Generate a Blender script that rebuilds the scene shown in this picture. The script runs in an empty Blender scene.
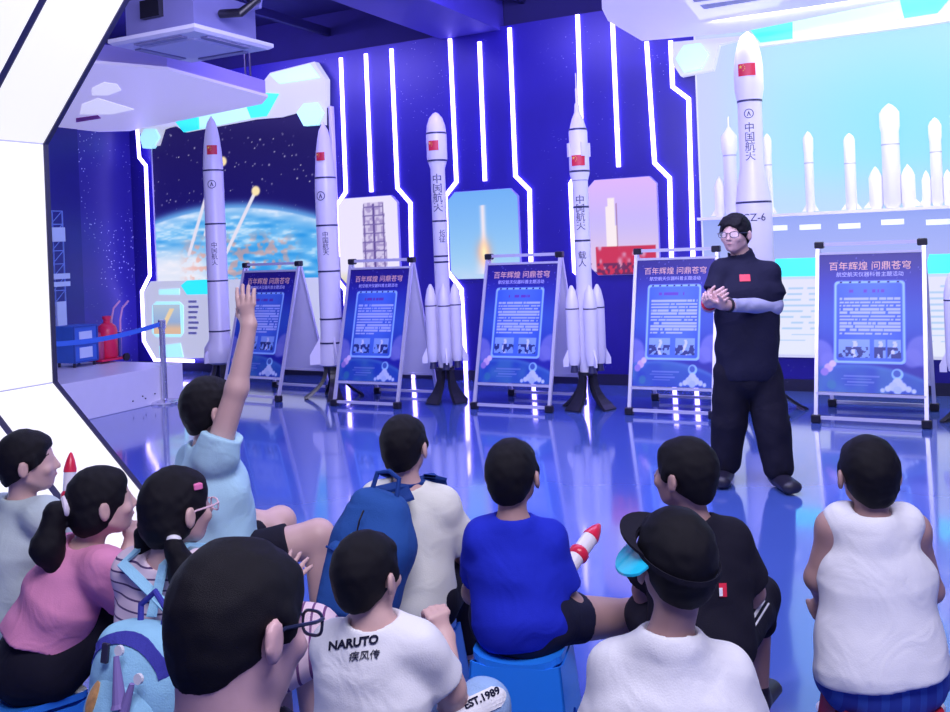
import bpy, math, random
import numpy as np
from mathutils import Vector, Matrix
from mathutils.bvhtree import BVHTree
random.seed(7)
C = bpy.context.scene.collection
SC = bpy.context.scene
# ---------------------------------------------------------------- camera, world, lamps, exposure
EYE = 1.58                      # camera height
FPX = 950.0                     # focal length in pixels of a 950 x 712 frame
CX, CY = 475.0, 247.0           # where the level sight line meets the picture
ROLL = math.radians(2.3)
cr, sr = math.cos(ROLL), math.sin(ROLL)
cam_d = bpy.data.cameras.new('camera'); cam = bpy.data.objects.new('camera', cam_d); C.objects.link(cam)
cam_d.sensor_fit = 'HORIZONTAL'; cam_d.sensor_width = 36.0; cam_d.lens = 36.0*FPX/950.0
cam_d.shift_x = 0.0; cam_d.shift_y = -(356.0-CY)/950.0
cam_d.clip_start = 0.05; cam_d.clip_end = 100
cam.matrix_world = Matrix(((cr, sr, 0, 0), (0, 0, -1, 0), (-sr, cr, 0, EYE), (0, 0, 0, 1)))
SC.camera = cam
vs = SC.view_settings
vs.view_transform = 'Standard'; vs.look = 'None'; vs.gamma = 1.0; vs.use_curve_mapping = False
vs.exposure = 0.0
w = bpy.data.worlds.new('world'); SC.world = w; w.use_nodes = True
w.node_tree.nodes['Background'].inputs[0].default_value = (0.30, 0.29, 0.78, 1)
w.node_tree.nodes['Background'].inputs[1].default_value = 0.6
E3 = Vector((0.888, -0.460, 0.0)).normalized()      # along the back wall, to the right
N3 = Vector((-0.460, -0.888, 0.0)).normalized()     # out of the back wall, into the room
W0 = Vector((1.38, 10.5, 0.0))                      # a point at the foot of the back wall
UP = Vector((0, 0, 1))
def area(name, loc, target, size, power, col, size_y=None, spread=None):
    l = bpy.data.lights.new(name, 'AREA'); l.energy = power; l.color = col
    l.shape = 'RECTANGLE'; l.size = size; l.size_y = size_y or size
    if spread: l.spread = math.radians(spread)
    o = bpy.data.objects.new(name, l); C.objects.link(o); o.location = loc
    d = Vector(target)-Vector(loc)
    o.rotation_euler = d.to_track_quat('-Z', 'Y').to_euler()
    return o
area('ceiling_light_audience', (0.6, 0.6, 4.2), (0.3, 3.4, 0.6), 3.0, 215, (0.84, 0.82, 1.0), 1.6)
area('hall_fill_light', (0.0, 4.9, 3.5), (0.0, 7.6, 0.2), 5.0, 270, (0.56, 0.54, 1.0), 1.4)  # added lamp without fixture, hung low to avoid canopy shadow edges
for k, t in enumerate((-4.6, -1.2, 2.2)):
    p = W0+E3*t+N3*2.2+UP*4.3
    area('wall_fill_light', p, W0+E3*t+UP*1.6, 2.6, 110, (0.30, 0.24, 1.0), 0.3)  # blue lamps added without fixtures to brighten the back wall

# ---------------------------------------------------------------- picture <-> place
def P(u, v, Y):
    a = (u-CX)*Y/FPX; b = (CY-v)*Y/FPX
    return Vector((a*cr+b*sr, Y, EYE-a*sr+b*cr))
def F(u, v, h=0.0):
    d = P(u, v, 1.0); return P(u, v, (h-EYE)/(d.z-EYE))
def WP(u, v, off=0.0):
    d = P(u, v, 1.0); d2 = Vector((d.x, 1.0, 0))
    return P(u, v, (W0.dot(N3)+off)/d2.dot(N3))
def TH(u, v):                   # wall coordinates (along, height)
    p = WP(u, v); return ((p-W0).dot(E3), p.z)
def WX(t, h, off=0.0):
    return W0+E3*t+UP*h+N3*off

# ---------------------------------------------------------------- materials
def lin(c):
    return tuple(((x/12.92) if x <= 0.04045 else ((x+0.055)/1.055)**2.4) for x in c)
MATS = {}
def mat(name, col, rough=0.5, metal=0.0, emit=0.0, ecol=None, noise=0.0, nscale=30.0, bump=0.0, bscale=200.0, spec=0.5, coat=0.0, alpha=None, fold=0.0):
    """principled material with procedural mottling and grain"""
    if name in MATS: return MATS[name]
    m = bpy.data.materials.new(name); m.use_nodes = True; nt = m.node_tree; b = nt.nodes['Principled BSDF']
    b.inputs['Roughness'].default_value = rough; b.inputs['Metallic'].default_value = metal
    b.inputs['Specular IOR Level'].default_value = spec
    if coat: b.inputs['Coat Weight'].default_value = coat; b.inputs['Coat Roughness'].default_value = 0.06
    tc = nt.nodes.new('ShaderNodeTexCoord')
    if noise > 0:
        n = nt.nodes.new('ShaderNodeTexNoise'); n.inputs['Scale'].default_value = nscale; n.inputs['Detail'].default_value = 4
        nt.links.new(tc.outputs['Object'], n.inputs['Vector'])
        r = nt.nodes.new('ShaderNodeMix'); r.data_type = 'RGBA'
        r.inputs[6].default_value = tuple(max(0, x*(1-noise)) for x in col)+(1,)
        r.inputs[7].default_value = tuple(min(1, x*(1+noise)) for x in col)+(1,)
        nt.links.new(n.outputs['Fac'], r.inputs[0]); nt.links.new(r.outputs[2], b.inputs['Base Color'])
    else:
        b.inputs['Base Color'].default_value = tuple(col)+(1,)
    if bump > 0:
        n2 = nt.nodes.new('ShaderNodeTexNoise'); n2.inputs['Scale'].default_value = bscale; n2.inputs['Detail'].default_value = 3
        nt.links.new(tc.outputs['Object'], n2.inputs['Vector'])
        bp = nt.nodes.new('ShaderNodeBump'); bp.inputs['Strength'].default_value = bump; bp.inputs['Distance'].default_value = 0.01
        nt.links.new(n2.outputs['Fac'], bp.inputs['Height']); nt.links.new(bp.outputs[0], b.inputs['Normal'])
    if fold > 0:
        n3 = nt.nodes.new('ShaderNodeTexNoise'); n3.inputs['Scale'].default_value = 7.0; n3.inputs['Detail'].default_value = 2; n3.inputs['Distortion'].default_value = 1.2
        nt.links.new(tc.outputs['Object'], n3.inputs['Vector'])
        b3 = nt.nodes.new('ShaderNodeBump'); b3.inputs['Strength'].default_value = fold; b3.inputs['Distance'].default_value = 0.035
        nt.links.new(n3.outputs['Fac'], b3.inputs['Height'])
        if bump > 0: nt.links.new(b3.outputs[0], bp.inputs['Normal'])
        else: nt.links.new(b3.outputs[0], b.inputs['Normal'])
    if emit:
        b.inputs['Emission Color'].default_value = tuple(ecol or col)+(1,); b.inputs['Emission Strength'].default_value = emit
    if alpha is not None:
        b.inputs['Alpha'].default_value = alpha
    MATS[name] = m; return m
def pic_mat(name, emit=0.0, rough=0.4):
    if name in MATS: return MATS[name]
    m = bpy.data.materials.new(name); m.use_nodes = True; nt = m.node_tree; b = nt.nodes['Principled BSDF']
    a = nt.nodes.new('ShaderNodeAttribute'); a.attribute_name = 'print'
    b.inputs['Roughness'].default_value = rough
    if emit:
        nt.links.new(a.outputs['Color'], b.inputs['Emission Color']); b.inputs['Emission Strength'].default_value = emit
        b.inputs['Base Color'].default_value = (0.01, 0.01, 0.01, 1); b.inputs['Specular IOR Level'].default_value = 0.15
    else:
        nt.links.new(a.outputs['Color'], b.inputs['Base Color'])
    MATS[name] = m; return m
def star_mat(name, base, starcol, scale=26.0, dens=0.10, cloud=0.5, rough=0.35):
    if name in MATS: return MATS[name]
    m = bpy.data.materials.new(name); m.use_nodes = True; nt = m.node_tree; b = nt.nodes['Principled BSDF']
    tc = nt.nodes.new('ShaderNodeTexCoord')
    v = nt.nodes.new('ShaderNodeTexVoronoi'); v.inputs['Scale'].default_value = scale
    nt.links.new(tc.outputs['Object'], v.inputs['Vector'])
    n = nt.nodes.new('ShaderNodeTexNoise'); n.inputs['Scale'].default_value = 1.1; n.inputs['Detail'].default_value = 5
    nt.links.new(tc.outputs['Object'], n.inputs['Vector'])
    th = nt.nodes.new('ShaderNodeMapRange'); th.inputs[1].default_value = 0.38; th.inputs[2].default_value = 0.75
    th.inputs[3].default_value = 0.0; th.inputs[4].default_value = dens*2.2
    nt.links.new(n.outputs['Fac'], th.inputs[0])
    lt = nt.nodes.new('ShaderNodeMath'); lt.operation = 'LESS_THAN'
    nt.links.new(v.outputs['Distance'], lt.inputs[0]); nt.links.new(th.outputs[0], lt.inputs[1])
    cl = nt.nodes.new('ShaderNodeMix'); cl.data_type = 'RGBA'
    cl.inputs[6].default_value = tuple(base)+(1,); cl.inputs[7].default_value = tuple(min(1, x*(1+cloud)) for x in base)+(1,)
    nt.links.new(n.outputs['Fac'], cl.inputs[0])
    mx = nt.nodes.new('ShaderNodeMix'); mx.data_type = 'RGBA'; mx.inputs[7].default_value = tuple(starcol)+(1,)
    nt.links.new(lt.outputs[0], mx.inputs[0]); nt.links.new(cl.outputs[2], mx.inputs[6])
    nt.links.new(mx.outputs[2], b.inputs['Base Color']); b.inputs['Roughness'].default_value = rough
    MATS[name] = m; return m
def stripe_mat(name, base, line, freq, width, axis=2, rough=0.85, slope=(0, 0)):
    m = bpy.data.materials.new(name); m.use_nodes = True; nt = m.node_tree; b = nt.nodes['Principled BSDF']
    tc = nt.nodes.new('ShaderNodeTexCoord'); d = nt.nodes.new('ShaderNodeVectorMath'); d.operation = 'DOT_PRODUCT'
    ax = [slope[0], slope[1], 0]; ax[axis] += 1.0
    d.inputs[1].default_value = tuple(x*freq for x in ax)
    nt.links.new(tc.outputs['Object'], d.inputs[0])
    f = nt.nodes.new('ShaderNodeMath'); f.operation = 'FRACT'; nt.links.new(d.outputs['Value'], f.inputs[0])
    lt = nt.nodes.new('ShaderNodeMath'); lt.operation = 'LESS_THAN'; lt.inputs[1].default_value = width
    nt.links.new(f.outputs[0], lt.inputs[0])
    mx = nt.nodes.new('ShaderNodeMix'); mx.data_type = 'RGBA'
    mx.inputs[6].default_value = tuple(base)+(1,); mx.inputs[7].default_value = tuple(line)+(1,)
    nt.links.new(lt.outputs[0], mx.inputs[0]); nt.links.new(mx.outputs[2], b.inputs['Base Color'])
    b.inputs['Roughness'].default_value = rough
    MATS[name] = m; return m

# ---------------------------------------------------------------- object helpers
WL = {}
def tag(o, label, cat, group=None, kind=None):
    o['label'] = label; o['category'] = cat
    if group: o['group'] = group
    if kind: o['kind'] = kind
    return o
def empty(name, loc, label=None, cat=None, group=None):
    o = bpy.data.objects.new(name, None); C.objects.link(o); o.location = loc; WL[o] = Vector(loc)
    o.empty_display_size = 0.05
    if label: tag(o, label, cat, group)
    return o
def mk(name, verts, faces, m, parent=None, origin=None, smooth=False, cols=None):
    """one mesh object; verts in world space (or local to an unmoved parent)"""
    org = WL[parent] if parent is not None else Vector(origin or (0, 0, 0))
    V = np.asarray(verts, dtype=np.float64).reshape(-1, 3)-np.array(org)
    me = bpy.data.meshes.new(name); me.from_pydata(V.tolist() if len(V) < 3000 else V, [], faces if not isinstance(faces, np.ndarray) else faces.tolist())
    if smooth: me.shade_smooth()
    me.materials.append(m)
    if cols is not None:
        a = me.color_attributes.new('print', 'FLOAT_COLOR', 'POINT')
        c4 = np.ones((len(V), 4), np.float32); c4[:, :3] = cols; a.data.foreach_set('color', c4.ravel())
    o = bpy.data.objects.new(name, me); C.objects.link(o)
    WL[o] = org
    if parent is not None: o.parent = parent
    else: o.location = org
    return o
def struct(o):
    o['kind'] = 'structure'; return o
class MB:
    def __init__(s): s.v = []; s.f = []
    def raw(s, v, f):
        n = len(s.v); s.v += [tuple(x) for x in v]; s.f += [tuple(i+n for i in q) for q in f]; return s
    def box(s, c, hx, hy, hz, ax=(Vector((1, 0, 0)), Vector((0, 1, 0)), UP), bev=0.0):
        c = Vector(c); a, b, d = ax
        if bev <= 0:
            v = [c+a*(i*hx)+b*(j*hy)+d*(k*hz) for k in (-1, 1) for j in (-1, 1) for i in (-1, 1)]
            return s.raw(v, [(0, 2, 3, 1), (4, 5, 7, 6), (0, 1, 5, 4), (2, 6, 7, 3), (0, 4, 6, 2), (1, 3, 7, 5)])
        # chamfered in the a-b plane and on top/bottom
        def ring(x, y, z, bv):
            return [c+a*(px)+b*(py)+d*z for px, py in ((x-bv, -y), (x, -y+bv), (x, y-bv), (x-bv, y), (-x+bv, y), (-x, y-bv), (-x, -y+bv), (-x+bv, -y))]
        R = [ring(hx-bev, hy-bev, -hz, bev*0.6), ring(hx, hy, -hz+bev, bev), ring(hx, hy, hz-bev, bev), ring(hx-bev, hy-bev, hz, bev*0.6)]
        return s.loft(R)
    def loft(s, R, cap=True):
        n = len(R[0]); v = [p for r in R for p in r]; f = []
        for k in range(len(R)-1):
            for i in range(n):
                j = (i+1) % n; f.append((k*n+i, k*n+j, (k+1)*n+j, (k+1)*n+i))
        if cap: f.append(tuple(reversed(range(n)))); f.append(tuple((len(R)-1)*n+i for i in range(n)))
        return s.raw(v, f)
    def bar(s, a, b, w, d, side=None):
        """rectangular bar from a to b"""
        a = Vector(a); b = Vector(b); z = (b-a).normalized()
        x = Vector(side) if side is not None else (z.cross(UP) if abs(z.z) < 0.95 else Vector((1, 0, 0)))
        x = (x-z*x.dot(z)).normalized(); y = z.cross(x)
        return s.box((a+b)/2, w/2, d/2, (b-a).length/2, (x, y, z))
    def cyl(s, a, b, r, r2=None, n=16):
        a = Vector(a); b = Vector(b); z = (b-a).normalized(); r2 = r if r2 is None else r2
        x = z.orthogonal().normalized(); y = z.cross(x)
        R = [[c+(x*math.cos(2*math.pi*i/n)+y*math.sin(2*math.pi*i/n))*rr for i in range(n)] for c, rr in ((a, r), (b, r2))]
        return s.loft(R)
    def lathe(s, prof, c=(0, 0, 0), z=UP, n=28, cap=True):
        c = Vector(c); z = Vector(z).normalized(); x = z.orthogonal().normalized(); y = z.cross(x)
        R = [[c+z*h+(x*math.cos(2*math.pi*i/n)+y*math.sin(2*math.pi*i/n))*max(r, 1e-4) for i in range(n)] for r, h in prof]
        return s.loft(R, cap)
    def tube(s, pts, r, n=8):
        pts = [Vector(p) for p in pts]; R = []; px = None
        for i, p in enumerate(pts):
            t = (pts[min(i+1, len(pts)-1)]-pts[max(i-1, 0)]).normalized()
            px = t.orthogonal().normalized() if px is None else (px-t*px.dot(t)).normalized()
            py = t.cross(px); rr = r[i] if isinstance(r, (list, tuple)) else r
            R.append([p+(px*math.cos(2*math.pi*k/n)+py*math.sin(2*math.pi*k/n))*rr for k in range(n)])
        return s.loft(R)
    def prism(s, poly, d):
        """polygon (world points) pushed along vector d"""
        poly = [Vector(p) for p in poly]; n = len(poly); d = Vector(d)
        v = poly+[p+d for p in poly]
        f = [tuple(reversed(range(n))), tuple(range(n, 2*n))]+[(i, (i+1) % n, n+(i+1) % n, n+i) for i in range(n)]
        return s.raw(v, f)
    def ball(s, c, r, n=14, sc=(1, 1, 1)):
        c = Vector(c); pr = [(math.sin(math.pi*i/n)*r, -math.cos(math.pi*i/n)*r) for i in range(n+1)]
        m = MB().lathe(pr, (0, 0, 0), UP, 2*n)
        return s.raw([c+Vector((p[0]*sc[0], p[1]*sc[1], p[2]*sc[2])) for p in m.v], m.f)
    def ribbon(s, pts, half, to3):
        """flat strip along a polyline of 2-D points; to3(p, k) gives its back (k=0) and front (k=1)"""
        q = [Vector(p) for p in pts]; L = []; Rr = []
        for i, p in enumerate(q):
            d0 = (q[i]-q[i-1]).normalized() if i > 0 else (q[1]-q[0]).normalized()
            d1 = (q[i+1]-q[i]).normalized() if i < len(q)-1 else d0
            n0 = Vector((-d0.y, d0.x)); n1 = Vector((-d1.y, d1.x)); b = (n0+n1).normalized()
            k = half/max(0.4, b.dot(n0)); L.append(p+b*k); Rr.append(p-b*k)
        R = [[to3(L[i], 0), to3(Rr[i], 0), to3(Rr[i], 1), to3(L[i], 1)] for i in range(len(q))]
        return s.loft(R)
    def build(s, name, m, parent=None, origin=None, smooth=False):
        o = mk(name, s.v, s.f, m, parent, origin)
        if smooth:
            me = o.data; me.shade_smooth()
            me.set_sharp_from_angle(angle=math.radians(40))
        return o
def pic(name, to3, fn, nx, ny, m, parent, thick=None, xl=None, xr=None, origin=None):
    """a print: grid of points with a colour each.  to3(u,v) -> world, fn(U,V) -> rgb"""
    v = np.linspace(0, 1, ny); u = np.linspace(0, 1, nx)
    U, V = np.meshgrid(u, v)
    if xl is not None:
        L = np.array([xl(x) for x in v])[:, None]; Rr = np.array([xr(x) for x in v])[:, None]
        U = L+(Rr-L)*U
    o0 = np.array(to3(0, 0)); ox = np.array(to3(1, 0))-o0; oy = np.array(to3(0, 1))-o0
    pts = (o0+U.reshape(-1, 1)*ox+V.reshape(-1, 1)*oy)
    col = np.clip(np.stack([np.asarray(c, float)*np.ones_like(U) for c in fn(U, V)], -1).reshape(-1, 3), 0, 1)
    i = np.arange((nx-1)*(ny-1)); r = i//(nx-1); c = i % (nx-1); a = r*nx+c
    return mk(name, pts, np.stack([a, a+1, a+nx+1, a+nx], 1), m, parent, origin, cols=np.where(col <= 0.04045, col/12.92, ((col+0.055)/1.055)**2.4))
def text_mesh(body, size, bold=0.0, align='CENTER', spacing=1.0, shear=0.0):
    if any(ord(q) > 0x2e80 for q in body): bold = 0.0
    c = bpy.data.curves.new('t', 'FONT'); c.body = body; c.size = size; c.align_x = align; c.align_y = 'CENTER'
    c.offset = bold; c.space_line = spacing; c.resolution_u = 3; c.shear = shear
    o = bpy.data.objects.new('t', c); C.objects.link(o)
    dg = bpy.context.evaluated_depsgraph_get(); me = bpy.data.meshes.new_from_object(o.evaluated_get(dg))
    V = [v.co.copy() for v in me.vertices]; Fc = [tuple(p.vertices) for p in me.polygons]
    bpy.data.objects.remove(o); bpy.data.curves.remove(c); bpy.data.meshes.remove(me)
    return V, Fc
def solid(V, Fc, d):
    """thin solid from an open sheet of points: the sheet and its copy pushed back by d, closed at the rim"""
    n = len(V); cnt = {}
    for f in Fc:
        for i in range(len(f)):
            e = (f[i], f[(i+1) % len(f)]); cnt[e] = 1
    rim = [e for e in cnt if (e[1], e[0]) not in cnt]
    V2 = list(V)+[Vector(v)+d for v in V]
    F2 = list(Fc)+[tuple(reversed([i+n for i in f])) for f in Fc]+[(b, a, a+n, b+n) for a, b in rim]
    return V2, F2
def text_flat(name, body, size, c, right, up, m, parent, bold=0.0, depth=0.002, align='CENTER', shear=0.0, spacing=1.0, origin=None):
    V, Fc = text_mesh(body, size, bold, align, spacing, shear); c = Vector(c); nrm = right.cross(up)
    W = [c+right*v.x+up*v.y for v in V]
    W, Fc = solid(W, Fc, -nrm*depth)
    return mk(name, W, Fc, m, parent, origin)
# ---------------------------------------------------------------- smooth solid bodies (distance fields)
f4 = np.float32
def nv(p): return np.array(p, dtype=f4)
def _len(x, y, z): return np.sqrt(x*x+y*y+z*z)
def rc(a, b, r1, r2=None):
    r2 = r1 if r2 is None else r2; a = nv(a); b = nv(b); ab = b-a; L = float(max(ab.dot(ab), 1e-9))
    def f(X, Y, Z):
        x = X-a[0]; y = Y-a[1]; z = Z-a[2]
        t = np.clip((x*ab[0]+y*ab[1]+z*ab[2])/L, 0, 1)
        return _len(x-t*ab[0], y-t*ab[1], z-t*ab[2])-(r1+t*(r2-r1))
    m = max(r1, r2); return f, np.minimum(a, b)-m, np.maximum(a, b)+m
def esc(a, b, w1, d1, w2, d2, side):
    """limb or trunk with an oval section: half width w along side, half depth d"""
    a = nv(a); b = nv(b); ab = b-a; L = float(max(ab.dot(ab), 1e-9)); s = nv(side); s = s/np.linalg.norm(s)
    def f(X, Y, Z):
        x = X-a[0]; y = Y-a[1]; z = Z-a[2]
        t = np.clip((x*ab[0]+y*ab[1]+z*ab[2])/L, 0, 1)
        x = x-t*ab[0]; y = y-t*ab[1]; z = z-t*ab[2]
        q = x*s[0]+y*s[1]+z*s[2]; w_ = w1+t*(w2-w1); d_ = d1+t*(d2-d1)
        k = (d_/w_)-1.0
        return _len(x+s[0]*q*k, y+s[1]*q*k, z+s[2]*q*k)-d_
    m = max(w1, w2, d1, d2); return f, np.minimum(a, b)-m, np.maximum(a, b)+m
def ell(c, r, R=None):
    c = nv(c); r = nv(r); R = np.eye(3, dtype=f4) if R is None else np.array(R, dtype=f4)
    def f(X, Y, Z):
        x = X-c[0]; y = Y-c[1]; z = Z-c[2]
        q = [x*R[0, i]+y*R[1, i]+z*R[2, i] for i in range(3)]
        k0 = _len(q[0]/r[0], q[1]/r[1], q[2]/r[2]); k1 = _len(q[0]/r[0]**2, q[1]/r[1]**2, q[2]/r[2]**2)
        return k0*(k0-1)/np.maximum(k1, 1e-6)
    e = np.sqrt(((R*r)**2).sum(1)); return f, c-e, c+e
def rbox(c, h, rad, R=None):
    c = nv(c); h = nv(h); R = np.eye(3, dtype=f4) if R is None else np.array(R, dtype=f4)
    def f(X, Y, Z):
        x = X-c[0]; y = Y-c[1]; z = Z-c[2]
        q = [np.abs(x*R[0, i]+y*R[1, i]+z*R[2, i])-(h[i]-rad) for i in range(3)]
        o = _len(*[np.maximum(k, 0) for k in q])
        return o+np.minimum(np.maximum(np.maximum(q[0], q[1]), q[2]), 0)-rad
    e = np.abs(R)@h; return f, c-e, c+e
def plane(p, n):
    """keeps the side the normal points away from (negative inside)"""
    p = nv(p); n = nv(n); n = n/np.linalg.norm(n)
    def f(X, Y, Z): return (X-p[0])*n[0]+(Y-p[1])*n[1]+(Z-p[2])*n[2]
    return f, None, None
def ripple(amp, k, seed, along=(0, 0, 1)):
    rg = np.random.RandomState(seed); ds = [nv(rg.randn(3)+2.0*nv(along)*rg.choice([-1, 1])) for _ in range(4)]
    ds = [d/np.linalg.norm(d) for d in ds]; ph = rg.rand(4)*6.28
    def f(X, Y, Z):
        a = 0
        for i, d in enumerate(ds):
            w_ = (X*d[1]+Y*d[2]+Z*d[0])*k*0.6
            a = a+np.sin((X*d[0]+Y*d[1]+Z*d[2])*k*(0.7+0.25*i)+1.6*np.sin(w_+ph[i])+ph[i])
        return a*(amp/2.2)
    return f
def sdf(name, ops, h, m, parent=None, origin=None, disp=None):
    lo = np.min([o[2][1] for o in ops if o[0] == 'u'], 0)-2.5*h; hi = np.max([o[2][2] for o in ops if o[0] == 'u'], 0)+2.5*h
    n = np.ceil((hi-lo)/h).astype(int)+1
    ax = [(lo[i]+h*np.arange(n[i])).astype(f4) for i in range(3)]
    D = np.full(n, 0.5, f4)
    for op, k, (f, l, u) in ops:
        if l is None: sl = [slice(0, n[i]) for i in range(3)]
        else:
            mg = max(1.3*k, 3*h)
            sl = [slice(max(0, int((l[i]-mg-lo[i])/h)), min(n[i], int((u[i]+mg-lo[i])/h)+2)) for i in range(3)]
            if any(s.stop <= s.start for s in sl): continue
        sl = tuple(sl)
        d = f(ax[0][sl[0]][:, None, None], ax[1][sl[1]][None, :, None], ax[2][sl[2]][None, None, :]).astype(f4)
        A = D[sl]
        if op == 'u':
            if k > 0:
                t = np.clip(0.5+0.5*(d-A)/k, 0, 1); D[sl] = d+(A-d)*t-k*t*(1-t)
            else: D[sl] = np.minimum(A, d)
        else:
            if op == 's': d = -d
            if k > 0:
                t = np.clip(0.5-0.5*(d-A)/k, 0, 1); D[sl] = d+(A-d)*t+k*t*(1-t)
            else: D[sl] = np.maximum(A, d)
    if disp is not None:
        I = np.nonzero(np.abs(D) < 4*h); D[I] += disp(ax[0][I[0]], ax[1][I[1]], ax[2][I[2]]).astype(f4)
    # surface nets
    S = D < 0
    c8 = [(i, j, k) for i in (0, 1) for j in (0, 1) for k in (0, 1)]
    sub = lambda A, o: A[o[0]:n[0]-1+o[0], o[1]:n[1]-1+o[1], o[2]:n[2]-1+o[2]]
    cnt = sum(sub(S, o).astype(np.int8) for o in c8)
    cells = np.nonzero((cnt > 0) & (cnt < 8)); N = len(cells[0])
    idx = np.full(tuple(n-1), -1, np.int64); idx[cells] = np.arange(N)
    acc = np.zeros((N, 3)); num = np.zeros(N)
    ci = np.stack(cells, 1)
    val = {o: D[ci[:, 0]+o[0], ci[:, 1]+o[1], ci[:, 2]+o[2]].astype(float) for o in c8}
    for a in c8:
        for e in range(3):
            if a[e]: continue
            b = list(a); b[e] = 1; b = tuple(b); va, vb = val[a], val[b]; x = (va < 0) != (vb < 0)
            t = va/np.where(va == vb, 1, va-vb)
            p = np.tile(np.array(a, float), (N, 1)); p[:, e] += t
            acc[x] += p[x]; num[x] += 1
    V = (ci+acc/num[:, None])*h+lo
    Q = []
    for e in range(3):
        o1 = [0, 0, 0]; o1[e] = 1
        sa = [slice(1, n[i]-1) for i in range(3)]; sb = [slice(1, n[i]-1) for i in range(3)]
        sa[e] = slice(0, n[e]-1); sb[e] = slice(1, n[e])
        A = S[tuple(sa)]; B = S[tuple(sb)]
        p, q = [i for i in range(3) if i != e]
        for flip, msk in ((0, A & ~B), (1, ~A & B)):
            I = np.stack(np.nonzero(msk), 1)
            if not len(I): continue
            g = I.copy(); g[:, p] += 1; g[:, q] += 1
            def cell(dp, dq):
                h_ = g.copy(); h_[:, p] += dp; h_[:, q] += dq; return idx[h_[:, 0], h_[:, 1], h_[:, 2]]
            quad = np.stack([cell(-1, -1), cell(0, -1), cell(0, 0), cell(-1, 0)], 1)
            if flip ^ (e == 1): quad = quad[:, ::-1]
            Q.append(quad)
    Q = np.concatenate(Q)
    return mk(name, V, Q, m, parent, origin, smooth=True)

# ---------------------------------------------------------------- people
def basis(fwd, up):
    f = Vector(fwd).normalized(); r = f.cross(Vector(up)).normalized(); u = r.cross(f)
    return r, f, u
def Rm(r, f, u): return [[r[i], f[i], u[i]] for i in range(3)]
def head_ops(c, B, H, neck, nr, female=False):
    r, f, u = B; R = Rm(r, f, u); L = lambda x, y, z: c+(r*x+f*y+u*z)*H; o = []
    o.append(('u', 0.0, ell(L(0, -.06, .09), (.345*H, .42*H, .41*H), R)))
    o.append(('u', .10*H, ell(L(0, .12, -.14), (.27*H, .28*H, .33*H), R)))
    o.append(('u', .06*H, rc(L(0, .19, -.37), L(0, .24, -.36), .115*H)))
    for s in (-1, 1):
        o.append(('u', .05*H, rc(L(s*.22, .02, -.25), L(s*.10, .2, -.37), .075*H)))        # jaw
        o.append(('s', .05*H, ell(L(s*.15, .43, .0), (.085*H, .06*H, .05*H), R)))            # eye hollow
        o.append(('u', .04*H, ell(L(s*.17, .28, -.13), (.10*H, .09*H, .09*H), R)))           # cheek
    o.append(('u', .03*H, rc(L(0, .37, .04), L(0, .44, -.12), .028*H, .045*H)))               # nose
    for s in (-1, 1): o.append(('u', .02*H, ell(L(s*.05, .40, -.14), (.03*H, .035*H, .03*H), R)))
    o.append(('u', .02*H, ell(L(0, .375, -.235), (.085*H, .035*H, .022*H), R)))
    o.append(('u', .02*H, ell(L(0, .365, -.275), (.07*H, .035*H, .024*H), R)))
    o.append(('s', .01*H, rc(L(-.07, .412, -.254), L(.07, .412, -.254), .008*H)))
    for s in (-1, 1):                                                                         # ears
        r2 = (r*math.cos(.35)-f*s*math.sin(.35)*-1).normalized(); f2 = u.cross(r2).normalized()*1.0
        RE = Rm(r2, f2, u)
        o.append(('u', .02*H, ell(L(s*.385, -.03, -.05), (.045*H, .085*H, .14*H), RE)))
        o.append(('s', .02*H, ell(L(s*.43, .0, -.04), (.022*H, .045*H, .075*H), RE)))
    o.append(('u', .12*H, rc(neck, L(0, -.12, -.25), nr, nr*.95)))
    return o
def hand_ops(w_, d, n, t, s, curl=0.5, spread=0.0, thumb=0.6):
    """palm, four fingers of unequal length bent at their knuckles, and a thumb from the side of the palm"""
    w_ = Vector(w_); d = Vector(d).normalized(); t = Vector(t); t = (t-d*t.dot(d)).normalized(); n = Vector(n); n = (n-d*n.dot(d)-t*n.dot(t)).normalized()
    o = [('u', .02, esc(w_+d*.05*s, w_+d*.44*s, .15*s, .085*s, .21*s, .085*s, t))]
    for i, ln in enumerate((.42, .47, .43, .33)):
        p = w_+d*.46*s+t*((1.5-i)*.125*s); sd = (d+t*((1.5-i)*spread)).normalized(); a = 0.0
        for sg, rr in ((.45, .062), (.31, .055), (.24, .048)):
            a += curl*(1.0 if sg > .4 else 1.15)
            q = p+(sd*math.cos(a)+n*math.sin(a))*ln*sg*s
            o.append(('u', .003 if sg < .4 else .006, rc(p, q, rr*s, rr*s*.9))); p = q
    p = w_+d*.14*s+t*.15*s+n*.03*s; q = p+(d*.55+t*thumb+n*.35).normalized()*.24*s; e = q+(d*.8+t*thumb*.4+n*.4).normalized()*.18*s
    o += [('u', .010, rc(p, q, .075*s, .064*s)), ('u', .003, rc(q, e, .062*s, .05*s))]
    return o
SK = {}
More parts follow.
